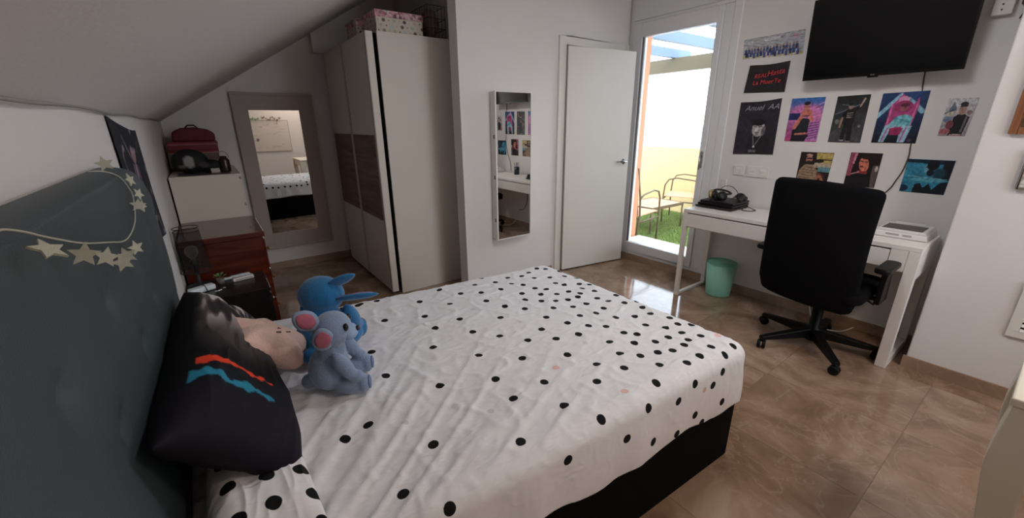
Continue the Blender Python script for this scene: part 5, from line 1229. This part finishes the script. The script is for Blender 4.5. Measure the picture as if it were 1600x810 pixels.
MB().tube([(0.10+0.034*math.cos(a), 3.95, DZT+0.105+0.05*math.sin(a)) for a in np.linspace(0, math.pi, 13)], 0.0018, 6).build('handle', M('dark_pewter', (74, 64, 60), 0.3, metal=0.8), t)

# ================================================================== POSTER left, behind the headboard
def p_left(u, v):
    p = Px(u, v, (24, 30, 42), 1.3).noise(4, 0.7, 6); n_ = ndnoise(u*2, v*2, 4, 8)
    p.ell(0.5, 0.8, 0.07, 0.09, (150, 120, 122)); p.ell(0.5, 0.87, 0.08, 0.05, (20, 18, 26)); p.poly([(0.40, 0.2), (0.42, 0.7), (0.58, 0.7), (0.66, 0.2)], (96, 84, 96)); p.line(0.5, 0.7, 0.52, 0.3, 0.02, (190, 160, 160), 0.7); p.line(0.6, 0.55, 0.9, 0.1, 0.02, (126, 122, 134), 0.7); p.line(0.28, 0.9, 0.42, 0.75, 0.016, (120, 112, 124), 0.7); p.line(0.66, 0.8, 0.78, 0.9, 0.016, (120, 112, 124), 0.6)
    p.c = blend(p.c, smooth(0.32, 0.45, n_)*0.8, (150, 140, 150)); return p.c
paper('poster', 'dark blue figure poster curling off the wall behind the headboard', 'poster', [(2.02, 1.445), (2.74, 1.392), (2.70, 0.89), (2.04, 0.95)], p_left, wave=0.012, wall='L', nx=110, ny=80, off=0.004, rough=0.85)

# ================================================================== PIER WALL PICTURES
t = thing('picture_frame', 'brown wooden picture frame high on the wall at the right edge', 'picture frame', (XP, 0.1, 1.345))
wf = wood('frame_wood', (120, 74, 48), (150, 98, 66), 'Z', 0.4, 5)
def pframe(t, y0, y1, z0, z1, w, mat, paint):
    b = MB()
    for a in ((y0, y0+w, z0, z1), (y1-w, y1, z0, z1), (y0+w, y1-w, z0, z0+w), (y0+w, y1-w, z1-w, z1)): b.box(XP-0.02, XP, *a)
    b.build('frame', mat, t, bev=0.002)
    paper('picture', '', '', [(y1-w, z1-w), (y0+w, z1-w), (y0+w, z0+w), (y1-w, z0+w)], paint, parent=t, wall='P', off=0.006)
def p_match(u, v):
    p = Px(u, v, (60, 96, 132), 0.7).vgrad((120, 160, 200), (40, 40, 50)); p.poly([(0, 0), (1, 0), (1, 0.3), (0, 0.34)], (92, 76, 62))
    for k in range(6): p.ell(0.1+0.15*k, 0.3, 0.04, 0.10, (200, 200, 205)); p.ell(0.1+0.15*k, 0.16, 0.03, 0.06, (20, 20, 30))
    return p.c
pframe(t, -0.02, 0.245, 1.345, 1.72, 0.03, wf, p_match)
t = thing('picture_frame', 'pale framed sheet below the brown frame at the right edge', 'picture frame', (XP, 0.0, 1.09))
pframe(t, -0.15, 0.16, 1.09, 1.275, 0.008, M('thin_grey_frame', (120, 112, 104), 0.5), lambda u, v: Px(u, v, (206, 204, 200)).line(0.2, 0.5, 0.8, 0.5, 0.01, (170, 168, 164)).c)

# ================================================================== VANITY TABLE (right edge)
vt_ = thing('vanity_table', 'white vanity table with curved leg at the lower right edge', 'table', (1.75, -0.5, 0))
vw = M('vanity_white', (226, 222, 206), 0.3)
X0, X1, Y0, Y1 = 1.50, 1.92, -0.95, -0.045
MB().box(X0, X1, Y0, Y1, 0.732, 0.755).build('table_top', vw, vt_, bev=0.004)
MB().box(X0+0.03, X1-0.03, Y0+0.03, Y1-0.03, 0.62, 0.732).build('apron', vw, vt_, bev=0.003)
MB().box(X0+0.022, X0+0.031, Y0+0.08, Y1-0.08, 0.632, 0.72).build('drawer', vw, vt_, bev=0.002)
for (lx, ly, sx_, sy_) in ((X0+0.055, Y1-0.055, -1, 1), (X1-0.055, Y1-0.055, 1, 1), (X0+0.055, Y0+0.055, -1, -1), (X1-0.055, Y0+0.055, 1, -1)):
    pts_ = [(lx, ly, 0.72), (lx+0.012*sx_, ly+0.012*sy_, 0.62), (lx+0.016*sx_, ly+0.016*sy_, 0.54), (lx+0.004*sx_, ly+0.004*sy_, 0.42), (lx-0.012*sx_, ly-0.012*sy_, 0.26), (lx-0.014*sx_, ly-0.014*sy_, 0.12), (lx-0.002*sx_, ly-0.002*sy_, 0.035), (lx+0.008*sx_, ly+0.008*sy_, 0.0)]
    cp = catmull(pts_, 5); rr_ = [0.048*(1-min(1, i/(len(cp)-1))**0.8)+0.024 for i in range(len(cp))]
    MB().tube(cp, rr_, 4, smooth=False).build('leg', vw, vt_, bev=0.006)

# ================================================================== BEHIND THE CAMERA (seen in the mirrors)
wbm = thing('whiteboard', 'written wall planner board on the wall behind, seen in the tall mirror', 'board', (1.24, YB, 0.88))
def p_board(u, v):
    p = Px(u, v, (214, 206, 200), 1.2); rnd = random.Random(3)
    for k in range(26):
        x = 0.08+0.8*rnd.random(); y = 0.1+0.8*rnd.random(); p.line(x, y, min(0.97, x+0.05+0.12*rnd.random()), y+0.01*rnd.random(), 0.006, rnd.choice([(150, 140, 150), (130, 130, 140), (190, 140, 140)]), 0.7)
    p.ell(0.86, 0.38, 0.035, 0.05, (120, 100, 110)); return p.c
nx, ny = 100, 80; U, Vv = np.meshgrid(np.linspace(0, 1, nx), np.linspace(0, 1, ny), indexing='ij'); u = U.ravel(); v = Vv.ravel()
npmesh('surface', np.stack([0.86+0.73*u, np.full(nx*ny, YB+0.0145), 0.885+0.64*v], 1), grid_faces(nx, ny), M('print_0.45', (128, 128, 128), 0.45, attr='Col'), wbm, cols=p_board(1-u, v))
MB().box(0.85, 1.60, YB+0.001, YB+0.013, 0.875, 1.535).build('board', M('board_rim', (150, 140, 130), 0.5), wbm)
def rope(label, x0, x1, z, col, name, cnt, kk):
    t = thing(name, label, 'garland', ((x0+x1)/2, YB+0.02, z))
    MB().tube(catmull([(x0+(x1-x0)*k/8, YB+0.02+0.005*math.sin(k*2), z+kk*0.02*math.sin(k*1.7)) for k in range(9)], 4), 0.004, 6).build('stem', M(name+'_stem', tuple(int(c*0.7) for c in col), 0.6), t)
    for k in range(cnt):
        f = k/(cnt-1); a = k*2.4; c = Vector((x0+(x1-x0)*f, YB+0.025, z+kk*0.02*math.sin(f*8*1.7))); tt = c+Vector((0.03*math.cos(a), 0.015, 0.03*math.sin(a))); s_ = Vector((-math.sin(a), 0, math.cos(a)))*0.011; m_ = (c+tt)/2+Vector((0, 0.006, 0))
        MB().add([c, m_+s_, tt, m_-s_, m_+Vector((0, 0.003, 0))], [(0, 1, 4), (1, 2, 4), (2, 3, 4), (3, 0, 4)]).build('leaf', M(name+'_leaf', col, 0.6), t)
rope('green leafy sprig above the planner board, seen in the tall mirror', 0.80, 1.04, 1.56, (70, 130, 60), 'leaf_sprig', 20, 0.6)
rope('brown and gold garland above the planner board, seen in the tall mirror', 1.10, 1.46, 1.57, (120, 80, 40), 'brown_garland', 24, 1.5)

# unseen fill lamps on the ceiling, added to brighten the room
def fill_lamp(label, x, y, e, c, r=0.20):
    cl = thing('fill_lamp', label, 'lamp', (x, y, ZC))
    MB().lathe([(r, 0), (r, -0.03), (r-0.01, -0.04), (0, -0.04)], (x, y, ZC-0.001), 40).build('housing', white, cl)
    ld = bpy.data.lights.new('fill_lamp_light', 'AREA'); ld.shape = 'DISK'; ld.size = 2*r-0.04; ld.energy = e; ld.color = c
    lo = bpy.data.objects.new('fill_lamp_light', ld); COL.objects.link(lo); lo.location = (x, y, ZC-0.05)
fill_lamp('added flat round white fill lamp, unseen, above the foot of the bed', 1.95, 0.9, 15, (0.93, 0.96, 1.0), 0.25)
fill_lamp('added flat round warm fill lamp, unseen, near the wall with the planner board', 1.75, -0.95, 19, (1, 0.80, 0.64))
